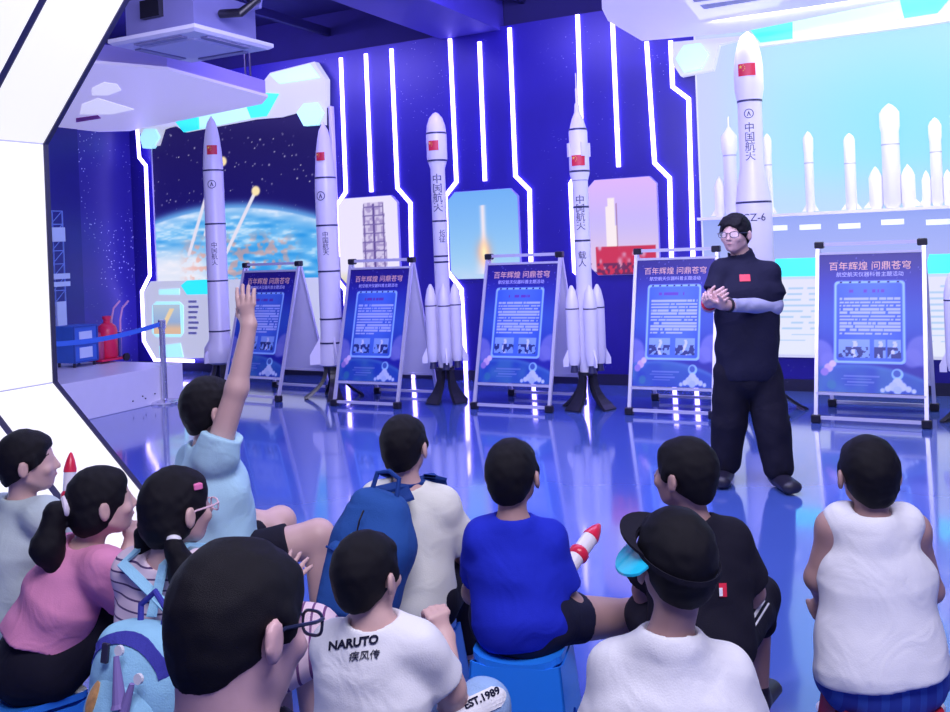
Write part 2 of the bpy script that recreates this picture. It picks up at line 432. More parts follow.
def hair_ops(c, B, H, kind='boy', thick=.035):
    r, f, u = B; R = Rm(r, f, u); L = lambda x, y, z: c+(r*x+f*y+u*z)*H; t = thick
    o = [('u', 0, ell(L(0, -.065, .10), ((.345+t)*H, (.42+t)*H, (.41+t*1.2)*H), R))]
    if kind == 'boy':
        o.append(('u', .06*H, ell(L(0, -.20, -.10), (.31*H, .27*H, .34*H), R)))
        o.append(('u', .05*H, ell(L(0, .20, .27), (.27*H, .17*H, .17*H), R)))
        for s_ in (-1, 1): o.append(('u', .03*H, ell(L(s_*.335, .09, .02), (.045*H, .09*H, .15*H), R)))
        o.append(('i', .03*H, plane(L(0, -.42, -.40), (f*.52-u*.854))))
        o.append(('s', .03*H, ell(L(0, .44, -.06), (.31*H, .26*H, .30*H), R)))
        for s_ in (-1, 1): o.append(('s', .02*H, ell(L(s_*.42, -.01, -.08), (.12*H, .12*H, .15*H), R)))
    else:
        o.append(('u', .05*H, ell(L(0, -.16, -.12), (.37*H, .35*H, .38*H), R)))
        o.append(('u', .05*H, ell(L(0, .16, .26), (.30*H, .20*H, .20*H), R)))
        o.append(('i', .03*H, plane(L(0, -.42, -.50), (f*.42-u*.907))))
        o.append(('s', .04*H, ell(L(0, .46, -.10), (.30*H, .30*H, .36*H), R)))
    return o
def person(label, J, group='audience of seated children', s=1.0, skin=None, H=.2, face=(0, 1, 0), hup=(0, 0, 1), h=.0065,
           hairm=None, hair='boy', hair_extra=(), shirt=None, sleeve=.62, sl_r=.058, shorts=None, short_len=.8, shoes=None,
           handR=None, handL=None, tw=(.115, .085, .125, .085), neck_r=.043, loose=.016, hem=None, wr=.004, build=True, eyes=True,
           girl=False, hthick=.035, collar=0.0, barefoot=False, leg_r=(.075, .054, .05, .032), arm_r=(.042, .036, .035, .025), short_r=None, neck_open=.058, hem_open=None, cat='person'):
    J = {k: Vector(v) for k, v in J.items()}
    side = (J['shR']-J['shL']).normalized()
    root = Vector((J['pelvis'].x, J['pelvis'].y, min(J[k].z for k in ('anL', 'anR'))-.055*s))
    B = basis(face, hup); c = J['head']; W1, D1, W2, D2 = [x*s for x in tw]
    # ---- body
    o = [('u', 0, esc(J['pelvis'], J['chest'], W1, D1, W2, D2, side)),
         ('u', .04, esc(J['chest'], J['neck']-(J['neck']-J['chest'])*.2, W2, D2, .05*s, .045*s, side))]
    for q in 'LR':
        sh, el, ha, hp, kn, an = [J[k+q] for k in ('sh', 'el', 'ha', 'hip', 'kn', 'an')]
        o.append(('u', .04, rc(J['chest']+(J['neck']-J['chest'])*.6, sh, .045*s, .046*s)))
        o.append(('u', .035, rc(sh, el, arm_r[0]*s, arm_r[1]*s))); o.append(('u', .02, rc(el, ha, arm_r[2]*s, arm_r[3]*s)))
        o.append(('u', .04, rc(hp, kn, leg_r[0]*s, leg_r[1]*s))); o.append(('u', .025, rc(kn, an, leg_r[2]*s, leg_r[3]*s)))
        fd = (kn-hp); fd.z = 0; fd = fd.normalized() if fd.length > .05 else Vector((B[1].x, B[1].y, 0)).normalized()
        if ('toe'+q) in J: fd = (J['toe'+q]-an); fd.z = 0; fd.normalize()
        J['fd'+q] = fd
        o.append(('u', .02, esc(an-fd*.02*s-UP*.02*s, an+fd*.11*s-UP*.03*s, .03*s, .028*s, .035*s, .022*s, fd.cross(UP))))
    o += head_ops(c, B, H, J['neck'], neck_r*s, girl)
    for q, hd in (('R', handR), ('L', handL)):
        hd = dict(hd or {}); sh, el, ha = J['sh'+q], J['el'+q], J['ha'+q]
        d = Vector(hd.get('d', ha-el)).normalized(); n = Vector(hd.get('n', -UP)); t = Vector(hd.get('t', d.cross(n)*(1 if q == 'L' else -1)))
        o += hand_ops(ha, d, n, t, hd.get('s', .145*s), hd.get('curl', .35), hd.get('spread', 0.0), hd.get('thumb', .6))
    body = sdf('person', o, h, skin, None, root); tag(body, label, cat, group)
    J['root'] = root
    # ---- hair
    if hairm:
        ho = hair_ops(c, B, H, hair, hthick)+list(hair_extra(c, B, H) if hair_extra else [])
        rp = ripple(.0011, 150, 3, B[2]); sdf('hair', ho, h*.85, hairm, body, disp=rp)
    if eyes:
        r, f, u = B
        for q in (-1, 1):
            p = c+(r*(q*.15)+f*.272+u*.0)*H
            e = MB().ball(p, .052*H, 8).build('eye', M_EYE, body, smooth=True)
            MB().ball(p+(f*.034*H), .027*H, 6).build('iris', M_IRIS, e, smooth=True)
            b = MB().tube([c+(r*(q*x)+f*y+u*z)*H for x, y, z in ((.07, .325, .095), (.14, .318, .115), (.22, .268, .09))], [.012*H, .016*H, .008*H], 6)
            b.build('eyebrow', hairm or M_IRIS, body, smooth=True)
        MB().tube([c+(r*x+f*y+u*z)*H for x, y, z in ((-.075, .368, -.252), (-.03, .394, -.248), (.03, .394, -.248), (.075, .368, -.252))], [.006*H, .018*H, .018*H, .006*H], 6).build('lips', M_LIP, body, smooth=True)
    # ---- shirt
    sh_o = None
    if shirt:
        lo_ = loose*s; pv = J['pelvis'] if hem is None else J['pelvis']+(J['chest']-J['pelvis'])*hem
        so = []
        if sleeve > 0:
            for q in 'LR':
                sh, el = J['sh'+q], J['el'+q]; e = sh+(el-sh)*sleeve; d = (el-sh).normalized()
                so.append(('u', 0, rc(sh, e+d*.10*s, sl_r*s, (sl_r+.006)*s)))
                so.append(('s', .004, (lambda e=e, d=d: (lambda A, Bp: ((lambda X, Y, Z: np.maximum(A[0](X, Y, Z), Bp[0](X, Y, Z))), A[1], A[2]))(rc(e, e+d*.16*s, (sl_r+.03)*s, (sl_r+.03)*s), plane(e, -d)))()))
                so.append(('s', .004, rc(e-d*.012, e+d*.02, arm_r[1]*s+.006, arm_r[1]*s+.008)))
        so += [('u', .014, esc(pv, J['chest'], W1+lo_*1.2+.010, D1+lo_*1.2+.010, W2+lo_, D2+lo_, side)),
              ('u', .045, esc(J['chest'], J['neck']-(J['neck']-J['chest'])*.2, W2+lo_, D2+lo_, .05*s+lo_, .045*s+lo_, side))]
        for q in 'LR':
            sh = J['sh'+q]
            so.append(('u', .035, rc(J['chest']+(J['neck']-J['chest'])*.6, sh if sleeve > 0 else J['neck']+(sh-J['neck'])*.72, .043*s+lo_, .040*s+lo_)))
        so.append(('s', .01, rc(J['neck']+(J['head']-J['neck'])*.12, J['head'], neck_open*s, .075*s)))
        if collar: so.append(('u', .006, rc(J['neck']+(J['head']-J['neck'])*.05, J['neck']+(J['head']-J['neck'])*.2, (.05+collar)*s, (.046+collar)*s)))
        if collar: so.append(('s', .003, rc(J['neck']+(J['head']-J['neck'])*.1, J['head'], neck_r*s+.003, .07*s)))
        ha_ = (J['chest']-J['pelvis']).normalized()
        so.append(('i', .006, plane(*(hem_open or (J['pelvis']-ha_*.055*s, -ha_)))))
        sh_o = sdf('shirt', so, h, shirt, body, disp=ripple(wr, 34, int(c.x*1000) % 97, (0.4, 0.2, 1)) if wr else None)
    # ---- shorts or trousers
    if shorts:
        so = [('u', 0, esc(J['pelvis']-(J['chest']-J['pelvis'])*.12, J['pelvis']+(J['chest']-J['pelvis'])*.22, W1+.012*s, D1+.012*s, W1+.006*s, D1+.006*s, side))]
        R1 = (short_r or (leg_r[0]+.014, leg_r[1]+.018))
        for q in 'LR':
            hp, kn, an = J['hip'+q], J['kn'+q], J['an'+q]
            if short_len <= 1:
                e = hp+(kn-hp)*short_len; d = (kn-hp).normalized()
                so.append(('u', .03, rc(hp, e, R1[0]*s, R1[1]*s)))
            else:
                e = kn+(an-kn)*(short_len-1); so.append(('u', .03, rc(hp, kn, R1[0]*s, R1[1]*s))); so.append(('u', .02, rc(kn, e, R1[1]*s, R1[1]*.85*s)))
        for q in 'LR':
            hp, kn, an = J['hip'+q], J['kn'+q], J['an'+q]
            if short_len <= 1:
                e = hp+(kn-hp)*short_len; d = (kn-hp).normalized()
                so.append(('s', .004, (lambda e=e, d=d: (lambda A, Bp: ((lambda X, Y, Z: np.maximum(A[0](X, Y, Z), Bp[0](X, Y, Z))), A[1], A[2]))(rc(e, e+d*.1*s, .1*s, .1*s), plane(e, -d)))()))
        sdf('trousers' if short_len > 1 else 'shorts', so, h, shorts, body, disp=ripple(.003, 40, 11, (1, .3, .4)))
    if shoes:
        for q in 'LR':
            an = J['an'+q]; fd = J['fd'+q]; sd = fd.cross(UP)
            so = [('u', 0, esc(an-fd*.03*s-UP*.02*s, an+fd*.12*s-UP*.028*s, .036*s, .036*s, .042*s, .028*s, sd)), ('u', .01, rc(an-UP*.02*s, an+UP*.01*s, .038*s, .038*s)),
                  ('i', .003, plane(an-UP*.052*s, -UP))]
            sdf('shoe', so, .005, shoes, body)
    return body, sh_o, J, B
def seat_joints(J, bf, s=1.0, knee=.30, kz=.07, spread=.075, shin=None):
    """fills in legs and arms that are not given: hips beside the pelvis, knees ahead, feet on the floor"""
    J = dict(J); bf = Vector(bf).normalized(); sd = bf.cross(UP).normalized(); p = Vector(J['pelvis'])
    for q, k in (('L', -1), ('R', 1)):
        J.setdefault('hip'+q, p+sd*(k*.07*s)+bf*.02*s-UP*.01)
        J.setdefault('kn'+q, Vector(J['hip'+q])+sd*(k*(spread-.06)*s)+bf*knee*s+UP*kz)
        kn = Vector(J['kn'+q]); J.setdefault('an'+q, Vector((kn.x, kn.y, .055*s))+bf*.04*s)
        sh = Vector(J['sh'+q]); J.setdefault('el'+q, sh+sd*(k*.05*s)+bf*.10*s-UP*.19*s)
        J.setdefault('ha'+q, Vector(J['el'+q])+bf*.15*s-sd*(k*.06*s)-UP*.02*s)
    return J
def yaw(deg, pitch=0):
    """heading: 0 looks away from the camera, positive turns to the right of the picture"""
    a = math.radians(deg); b = math.radians(pitch); return Vector((math.sin(a)*math.cos(b), math.cos(a)*math.cos(b), math.sin(b)))
def project_text(name, body, size, c, right, up, target, m, depth=.0015, bold=0.0, shear=0.0, parent=None):
    """lettering laid on a curved surface"""
    V, Fc = text_mesh(body, size, bold, 'CENTER', 1.0, shear); nrm = right.cross(up).normalized()
    return drape(name, [Vector(c)+right*v.x+up*v.y for v in V], Fc, nrm, target, m, depth, parent)
def drape(name, pts, Fc, nrm, target, m, depth=.0015, parent=None, reach=.25):
    org = WL[target]; me = target.data
    bv = BVHTree.FromPolygons([v.co+org for v in me.vertices], [tuple(p.vertices) for p in me.polygons])
    W = []; nrm = Vector(nrm).normalized(); last = None
    for p in pts:
        hit = bv.ray_cast(p+nrm*reach, -nrm, reach*2)[0]
        if hit is None: hit = p+nrm*(last if last is not None else 0)
        else: last = (hit-p).dot(nrm)
        W.append(hit+nrm*depth)
    W, Fc = solid(W, Fc, -nrm*depth*1.5)
    return mk(name, W, Fc, m, parent if parent is not None else target, smooth=False)
def drape_eye(name, pts, Fc, target, m, depth=.002, parent=None):
    """lays a flat sheet of points on a surface along the sight lines from the tripod position"""
    org = WL[target]; me = target.data; e = Vector((0, 0, EYE))
    bv = BVHTree.FromPolygons([v.co+org for v in me.vertices], [tuple(p.vertices) for p in me.polygons])
    W = []; last = 1.0; mid = Vector()
    for p in pts:
        d = (p-e).normalized(); hit = bv.ray_cast(e, d)[0]
        if hit is None: hit = e+d*last
        else: last = (hit-e).length
        W.append(hit-d*depth); mid += d
    W, Fc = solid(W, Fc, mid.normalized()*depth*1.5)
    return mk(name, W, Fc, m, parent if parent is not None else target)
def eye_text(name, body, size, c, right, up, target, m, depth=.002, bold=0.0, shear=0.0, parent=None):
    V, Fc = text_mesh(body, size, bold, 'CENTER', 1.0, shear)
    return drape_eye(name, [Vector(c)+right*v.x+up*v.y for v in V], Fc, target, m, depth, parent)
def grid_patch(c, right, up, hw, hh, nx, ny, shape=None):
    pts = []; Fc = []
    for j in range(ny+1):
        for i in range(nx+1):
            x = -1+2*i/nx; y = -1+2*j/ny
            if shape: x, y = shape(x, y)
            pts.append(Vector(c)+right*(x*hw)+up*(y*hh))
    for j in range(ny):
        for i in range(nx):
            a = j*(nx+1)+i; Fc.append((a, a+1, a+nx+2, a+nx+1))
    return pts, Fc
# ---------------------------------------------------------------- palette
M_EYE = mat('eye_white', (.75, .74, .78), .25); M_IRIS = mat('iris_dark', (.012, .010, .014), .2); M_LIP = mat('lip', (.42, .17, .19), .45)
M_FLOOR = mat('floor_epoxy', (.075, .14, .50), .12, noise=.10, nscale=1.2, spec=.9, bump=.02, bscale=2.5, coat=.6)
M_CEIL = mat('ceiling_paint', (.012, .009, .085), .8, noise=.2, nscale=3)
M_STRIP = mat('led_white', (.9, .9, 1), .4, emit=9, ecol=(.34, .27, 1.0))
M_WALL = star_mat('star_film', (.014, .008, .17), (.75, .8, 1), 24, .055, .9)
M_WALL_SIDE = star_mat('star_film_side', (.030, .022, .22), (.8, .85, 1), 19, .12, 1.0)
M_PLAIN = mat('blue_panel', (.022, .018, .24), .35, noise=.12, nscale=6)
M_LAV = mat('lavender_panel', (.80, .77, .92), .45, noise=.04, nscale=4)
M_SOFF = mat('soffit_glow', (.70, .68, .85), .5, emit=.42, ecol=(.68, .62, .95))  # emission added to brighten the canopy undersides
M_LAVD = mat('lavender_fascia', (.52, .44, .88), .45, noise=.05, nscale=4)
M_PORTAL = mat('portal_diffuser', (.30, .30, .31), .35, emit=.80, ecol=(.97, .95, 1.0))
M_PORTALB = mat('portal_diffuser_blue', (.7, .8, .95), .35, emit=.70, ecol=(.62, .78, 1.0))
M_DARK = mat('dark_trim', (.02, .018, .05), .4)
M_ORN = mat('ornament_white', (.35, .36, .40), .4, emit=.58, ecol=(.78, .80, .98))
M_CYAN = mat('ornament_cyan', (.1, .7, .75), .3, emit=.85, ecol=(.02, .85, .90))
M_CYANP = mat('ornament_pale_cyan', (.5, .85, .85), .3, emit=.85, ecol=(.42, .90, .92))
M_WHITE = mat('white_paint', (.78, .76, .86), .38, noise=.03, nscale=8)
M_ROCKET = mat('rocket_white', (.80, .77, .88), .32, noise=.03, nscale=10)
M_BLACK = mat('black_metal', (.012, .011, .02), .35, noise=.2, nscale=12)
M_NAVYLINE = mat('rocket_ring', (.03, .03, .10), .4)
M_RED = mat('flag_red', (.70, .02, .06), .45)
M_GOLD = mat('flag_yellow', (.9, .65, .08), .45)
M_ALU = mat('brushed_aluminium', (.72, .70, .82), .32, metal=.35, noise=.04, nscale=40)
M_STEEL = mat('polished_steel', (.72, .72, .80), .18, metal=.9)

# ---------------------------------------------------------------- room shell
def quad(name, a, b, c, d, m):
    return struct(mk(name, [a, b, c, d], [(0, 1, 2, 3)], m, None, (0, 0, 0)))
fl = MB().box((0, 6, -.05), 14, 12, .05).build('floor', M_FLOOR); struct(fl)
ce = MB().box((0, 6, 4.75), 14, 12, .08).build('ceiling', M_CEIL); struct(ce)
LEFT_T = -7.12
def wall_slab(name, t0, t1, h0, h1, o0, o1, m, struc=True):
    b = MB(); v = [WX(t, h, o) for h in (h0, h1) for o in (o0, o1) for t in (t0, t1)]
    b.raw(v, [(0, 2, 3, 1), (4, 5, 7, 6), (0, 1, 5, 4), (2, 6, 7, 3), (0, 4, 6, 2), (1, 3, 7, 5)])
    o = b.build(name, m)
    return struct(o) if struc else o
wall_slab('wall_back', LEFT_T-.3, 7.5, 0, 4.67, -.35, -.12, M_CEIL)
wall_slab('wall_back_cladding', LEFT_T, 7.5, .0, 4.12, -.12, 0.0, M_WALL)
wall_slab('baseboard_back', LEFT_T, 7.5, 0, .12, 0, .012, M_DARK)
# left wall: runs from the corner towards the camera
CORN = WX(LEFT_T, 0)
lw = MB(); a = CORN; v = [a+N3*s+E3*t+UP*h for h in (0, 4.67) for t in (-.25, 0) for s in (-.3, 5.5)]
lw.raw(v, [(0, 2, 3, 1), (4, 5, 7, 6), (0, 1, 5, 4), (2, 6, 7, 3), (0, 4, 6, 2), (1, 3, 7, 5)])
struct(lw.build('wall_left', M_WALL_SIDE))
lp = MB().box(CORN+N3*1.35+E3*.012+UP*2.0, .012, .42, 2.0, (E3, N3, UP)); struct(lp.build('trim_1', M_PLAIN))
# duct and beams under the ceiling
bp = WP(470, 26); bx0 = TH(441, 35)[0]; bx1 = TH(500, 23)[0]
beam = MB().box(WX((bx0+bx1)/2, 4.38, 2.6), (bx1-bx0)/2, 2.7, .30, (E3, N3, UP)); struct(beam.build('ceiling_beam', mat('beam_paint', (.07, .055, .36), .6, noise=.08, nscale=3)))
for i, (u, v) in enumerate(((325, 55), (520, 20))):
    t = TH(u, v)[0]; struct(MB().box(WX(t, 4.42, 1.2), .03, 1.3, .05, (E3, N3, UP)).build('ceiling_rail', M_CEIL))

# ---------------------------------------------------------------- LED strips on the back wall
def strip(label, pts, w=.021, off=0.0, wall=True, m=None):
    q = [TH(u, v) for u, v in pts]
    b = MB().ribbon(q, w, lambda p, k: WX(p[0], p[1], off+(.002 if k == 0 else .028)))
    q0 = WX(q[0][0], q[-1][1], off)
    o = b.build('light_strip', m or M_STRIP, None, q0); tag(o, label, 'light strip', 'white light strips on the blue wall'); return o
strip('tall white light strip bordering the launch tower picture on its left', [(341.5, 58), (346.5, 192), (338, 205), (339, 281), (346, 290), (348, 372)])
strip('short straight white light strip ending above the launch tower picture', [(366.5, 54), (372, 192)])
strip('bent white light strip bordering the launch tower picture on its right', [(392, 49), (398, 188), (411, 203), (414, 378)])
strip('bent white light strip just right of the round-nosed rocket with a flag', [(450.5, 39), (457, 182), (446, 196), (448, 271), (462, 289), (467, 381)])
strip('short straight white light strip ending above the flame picture', [(480, 42), (485.5, 181)])
strip('bent white light strip bordering the flame picture on its right', [(510, 28), (516, 176), (530, 190), (534, 382)])
strip('tall white light strip right behind the needle-tipped rocket', [(578, 15), (583, 163), (571, 184), (575, 271), (583, 279), (586, 386)])
strip('short straight white light strip above the red launch pad picture', [(613, 22), (619, 167)])
strip('bent white light strip bordering the red launch pad picture on its right', [(647, 42), (655, 163), (670, 178), (675, 388)])
strip('stepped white light strip along the edge of the cyan rocket display', [(671, 41), (673, 87), (689, 99), (697, 390)])
strip('stepped white light strip outlining the earth picture display', [(143, 124), (145.5, 158), (152, 166), (156, 275), (148, 291), (150, 340), (161, 359), (200, 360)], off=.10)

# ---------------------------------------------------------------- lit pictures
def n2(U, V, f, seed):
    """smooth value noise"""
    rg = np.random.RandomState(seed); g = rg.rand(64, 64); x = (U*f) % 63; y = (V*f) % 63
    i = x.astype(int); j = y.astype(int); a = x-i; b = y-j; a = a*a*(3-2*a); b = b*b*(3-2*b); i2 = (i+1) % 64; j2 = (j+1) % 64
    return (g[j, i]*(1-a)+g[j, i2]*a)*(1-b)+(g[j2, i]*(1-a)+g[j2, i2]*a)*b
def mixc(base, col, m):
    return [b*(1-m)+c*m for b, c in zip(base, col)]
def sm(x, a, b):
    t = np.clip((x-a)/(b-a), 0, 1); return t*t*(3-2*t)
def wall_pic(name, corners, fn, nx, ny, emit, parent, off=.05, cham=None):
    (u0, v0), (u1, v1), (u2, v2) = corners   # bottom-left, bottom-right, top-left
    A = TH(u0, v0); Bq = TH(u1, v1); Cq = TH(u2, v2)
    to3 = lambda u, v: WX(A[0]+u*(Bq[0]-A[0])+v*(Cq[0]-A[0]), A[1]+u*(Bq[1]-A[1])+v*(Cq[1]-A[1]), off)
    xl = xr = None
    if cham:
        wv = ((Bq[0]-A[0])/(Cq[1]-A[1]))
        c_ = cham; xl = lambda v: max(0, c_-v*1.0/wv if 0 else max(c_-v/wv, c_-(1-v)/wv))
        xr = lambda v: 1-xl(v)
    return pic(name, to3, fn, nx, ny, pic_mat('backlit_print', emit), parent, xl=xl, xr=xr)
def lightbox(label, pl, fn):
    (a, b, c) = pl
    A = TH(*a); Bq = TH(*b); Cq = TH(*c); t0, t1, h0, h1 = A[0], Bq[0], A[1], Cq[1]; ch = .1*(t1-t0)
    root = empty('wall_lightbox', WX((t0+t1)/2, h0), label, 'lightbox', 'launch pictures on the blue wall')
    oct_ = [(t0+ch, h0), (t1-ch, h0), (t1, h0+ch), (t1, h1-ch), (t1-ch, h1), (t0+ch, h1), (t0, h1-ch), (t0, h0+ch)]
    cx, cy = (t0+t1)/2, (h0+h1)/2
    big = [(cx+(t-cx)*1.01, cy+(hh-cy)*1.01) for t, hh in oct_]
    MB().prism([WX(t, hh, 0) for t, hh in big], N3*.035).build('case', mat('lightbox_case', (.35, .33, .75), .4), root)
    to3 = lambda u, v: WX(t0+u*(t1-t0), h0+v*(h1-h0), .042)
    asp = (h1-h0)/(t1-t0)
    xl = lambda v: max(0, .1-v*asp, .1-(1-v)*asp); xr = lambda v: 1-xl(v)
    pic('picture', to3, fn, 60, 70, pic_mat('backlit_print', 1.0), root, xl=xl, xr=xr)
    return root
def f_tower(U, V):
    c = [.93+0*U, .90+0*U, 1.0+0*U]
    lat = (np.abs(U-.60) < .17+.05*(1-V))*(V < .93)
    g = n2(U*3, V*4, 9, 4)
    c = mixc(c, (.62, .55, .78), lat*(.35+.5*(g > .5)))
    c = mixc(c, (.38, .30, .60), ((np.abs(U-.44) < .012)|(np.abs(U-.60) < .012)|(np.abs(U-.76) < .014))*(V < .92))
    for k in range(9): c = mixc(c, (.45, .38, .66), lat*(np.abs(V-.08-k*.1) < .008))
    return mixc(c, (.85, .82, .60), sm(.18-V, 0, .15)*.6)
def f_flame(U, V):
    c = [.35+.35*(1-V), .68+.16*(1-V), .96+0*U]
    c = mixc(c, (.72, .72, .98), sm(V, .1, 1)*.25)
    fl = np.exp(-((U-.50)/(.035+.06*sm(.55-V, 0, .5)))**2)*(V < .84)*(V > .05)
    c = mixc(c, (1, .93, .95), fl*.9)
    hot = np.exp(-((U-.50)/.10)**2-((V-.30)/.13)**2); c = mixc(c, (1.0, .62, .45), hot*.75); c = mixc(c, (1, .95, .75), np.exp(-((U-.5)/.05)**2-((V-.30)/.10)**2))
    return mixc(c, (.80, .85, .98), sm(.20-V, 0, .2)*.5*(n2(U, V, 9, 2)+.3))
def f_pad(U, V):
    c = [.66+.22*V, .74-.02*V, .99+0*U]; c = mixc(c, (1.0, .80, .88), sm(.65-V, 0, .5)*.6)
    r = (np.abs(U-.33) < .045)*(V > .28)*(V < .80)+(np.abs(U-.33) < .085)*(V > .28)*(V < .52)+(np.abs(U-.26) < .02)*(V < .72)*(V > .3)
    c = mixc(c, (.98, .93, .95), np.clip(r, 0, 1)); c = mixc(c, (.55, .35, .50), (np.abs(U-.40) < .01)*(V > .28)*(V < .74)*.7)
    c = mixc(c, (.80, .20, .34), (V < .30)*(U > .08)*(U < .96)*sm(n2(U*2, V*2, 7, 5)+.35, .3, .6)); return mixc(c, (.35, .16, .36), (V < .13)*(n2(U*3, V*3, 9, 6) > .45)*.8)
lightbox('lit picture of a lattice launch tower on white sky', ((343, 284), (402, 283), (344, 199)), f_tower)
lightbox('lit cyan picture of a rocket flame in mid air', ((453, 279), (522, 277), (450, 193)), f_flame)
lightbox('lit pinkish picture of a rocket on a red launch pad', ((593, 275), (661, 274), (590, 181)), f_pad)

# ---------------------------------------------------------------- earth display (left)
tl = TH(156, 130)[0]; tr = TH(331, 80)[0]; hB = TH(170, 283)[1]; hT = 3.42
root = empty('earth_display', WX((tl+tr)/2, 0), 'wide wall display showing earth under stars beside the dark corner', 'display')
def f_earth(U, V):
    rg = np.random.RandomState(5); c = [.07+.05*V, .05+.03*V, .36+.10*(1-V)]
    st = np.zeros_like(U)
    for k in range(190):
        x, y, r = rg.rand(), .25+.75*rg.rand(), .0022+.0035*rg.rand()**3; st = np.maximum(st, np.exp(-(((U-x)*1.35)**2+(V-y)**2)/r**2)*(.5+.5*rg.rand()))
    c = mixc(c, (.95, .95, 1), np.clip(st, 0, 1))
    e0 = 0; d = np.sqrt(((U-.42)*1.25)**2+(V+1.5)**2); ed = 1.96
    c = mixc(c, (.45, .75, 1.0), np.exp(-((d-ed)/.035)**2)*.8)
    ins = sm(ed-d, -.004, .01); cl = n2(U*1.5+V*.7, V*5, 9, 3); cl2 = n2(U*4, V*9, 12, 8)
    e = [.16+.40*cl, .58+.22*cl, .90+.08*cl]; e = mixc(e, (.90, .95, 1), sm(cl2*.4+cl*.6, .50, .90)*.6); e = mixc(e, (.93, .93, 1), sm(ed-d, .10, .0)*.55)
    e = mixc(e, (.96, .94, .98), sm(.50-U, 0, .30)*sm(.32-V, 0, .22)*.9)
    land = sm(n2(U*4, V*5, 7, 12)*.6+n2(U*9, V*9, 7, 13)*.4, .44, .66)*sm(.36-V, .02, .15)*sm(U, .12, .25)*sm(.86-U, .0, .15); e = mixc(e, (.95, .62, .55), land*.6)
    c = mixc(c, e, ins); 
    for (x0, y0, x1, y1, w_) in ((.20, .18, .335, .60, .012), (.42, .18, .60, .55, .012), (.30, .3, .42, .75, .010)):
        t = np.clip(((U-x0)*(x1-x0)+(V-y0)*(y1-y0))/((x1-x0)**2+(y1-y0)**2), 0, 1); dd = np.hypot((U-x0-t*(x1-x0))*1.3, V-y0-t*(y1-y0))
        c = mixc(c, (.90, .88, .95), sm(w_-dd, -.004, .004)); c = mixc(c, (.99, .90, .70), sm(.030-np.hypot((U-x1)*1.3, V-y1), -.008, .008))
    return c
MB().box(WX((tl+tr)/2, (hB+hT)/2, .04), (tr-tl)/2+.03, .04, (hT-hB)/2+.02, (E3, N3, UP)).build('case', M_WHITE, root)
pic('picture', lambda u, v: WX(tl+u*(tr-tl), hB+v*(hT-hB), .085), f_earth, 230, 180, pic_mat('backlit_print', 1.0), root)
# console under the picture: white plate with cyan insets, a small photo and lines of text
def plate(name, pts, m, parent, off, th):
    return MB().prism([WX(*TH(u, v), off) for u, v in pts], N3*th).build(name, m, parent)
plate('console_plate', [(157, 281), (331, 277), (331, 352), (203, 357), (191, 358), (162, 357), (152, 340), (150, 292)], M_ORN, root, .02, .10)
plate('cyan_inset', [(166, 289), (186, 288), (186, 294), (166, 294)], M_CYANP, root, .122, .012)
plate('cyan_arrow', [(188, 285), (194, 280), (232, 278), (232, 293), (194, 294)], M_CYAN, root, .122, .014)
plate('cyan_foot', [(166, 345), (187, 342), (190, 356), (167, 356)], M_CYANP, root, .122, .012)
def f_photo(U, V):
    c = [.50+.2*V, .62+.15*V, .85+0*U]; c = mixc(c, (.86, .72, .62), sm(.45-V, 0, .3)); t = np.abs((U-.3)*.8-(V-.15)*.45); return mixc(c, (.92, .82, .66), (t < .07)*(V > .1)*(V < .85)*(U > .2)*(U < .8))
plate('photo_frame', [(159, 305), (163, 301), (186, 301), (190, 305), (190, 332), (187, 336), (163, 336), (159, 332)], M_CYANP, root, .122, .008)
q0 = TH(161, 333); q1 = TH(188, 333); q2 = TH(161, 304)
pic('photo', lambda u, v: WX(q0[0]+u*(q1[0]-q0[0]), q0[1]+v*(q2[1]-q0[1]), .133), f_photo, 30, 34, pic_mat('backlit_print', 1.0), root)
tb = MB()
for k in range(7):
    y = 301+k*5.2; a = TH(195, y); b_ = TH(203+(k*5) % 3, y)
    c = WX((a[0]+b_[0])/2, a[1], .124); tb.box(c, (b_[0]-a[0])/2, .004, .016, (E3, N3, UP))
tb.build('text_lines', mat('caption_grey', (.55, .55, .75), .5), root)
def ornament(pieces, parent, off):
    for nm, pts, m, th in pieces: plate(nm, pts, m, parent, off, th)
ornament([
    ('cornice', [(145, 127), (180, 121), (262, 92), (276, 74), (320, 63), (331, 80), (331, 126), (318, 124), (309, 112), (287, 118), (262, 120), (192, 133), (181, 126), (170, 130), (165, 146), (150, 148)], M_ORN, .10),
    ('cyan_corner', [(183, 123), (205, 116), (206, 130), (191, 133)], M_CYAN, .125), ('pale_band', [(206, 116), (252, 106), (258, 119), (207, 130)], M_CYANP, .12),
    ('cyan_tip', [(253, 106), (266, 94), (285, 95), (273, 117), (258, 119)], M_CYAN, .125), ('pale_crest', [(277, 76), (316, 66), (326, 79), (286, 85)], M_CYANP, .12),
    ('pale_hexagon', [(304, 114), (311, 105), (324, 104), (330, 114), (324, 126), (311, 127)], M_CYANP, .135),
    ('pale_hexagon', [(148, 138), (153, 130), (163, 130), (167, 138), (160, 149), (151, 149)], M_CYANP, .135)], root, .02)

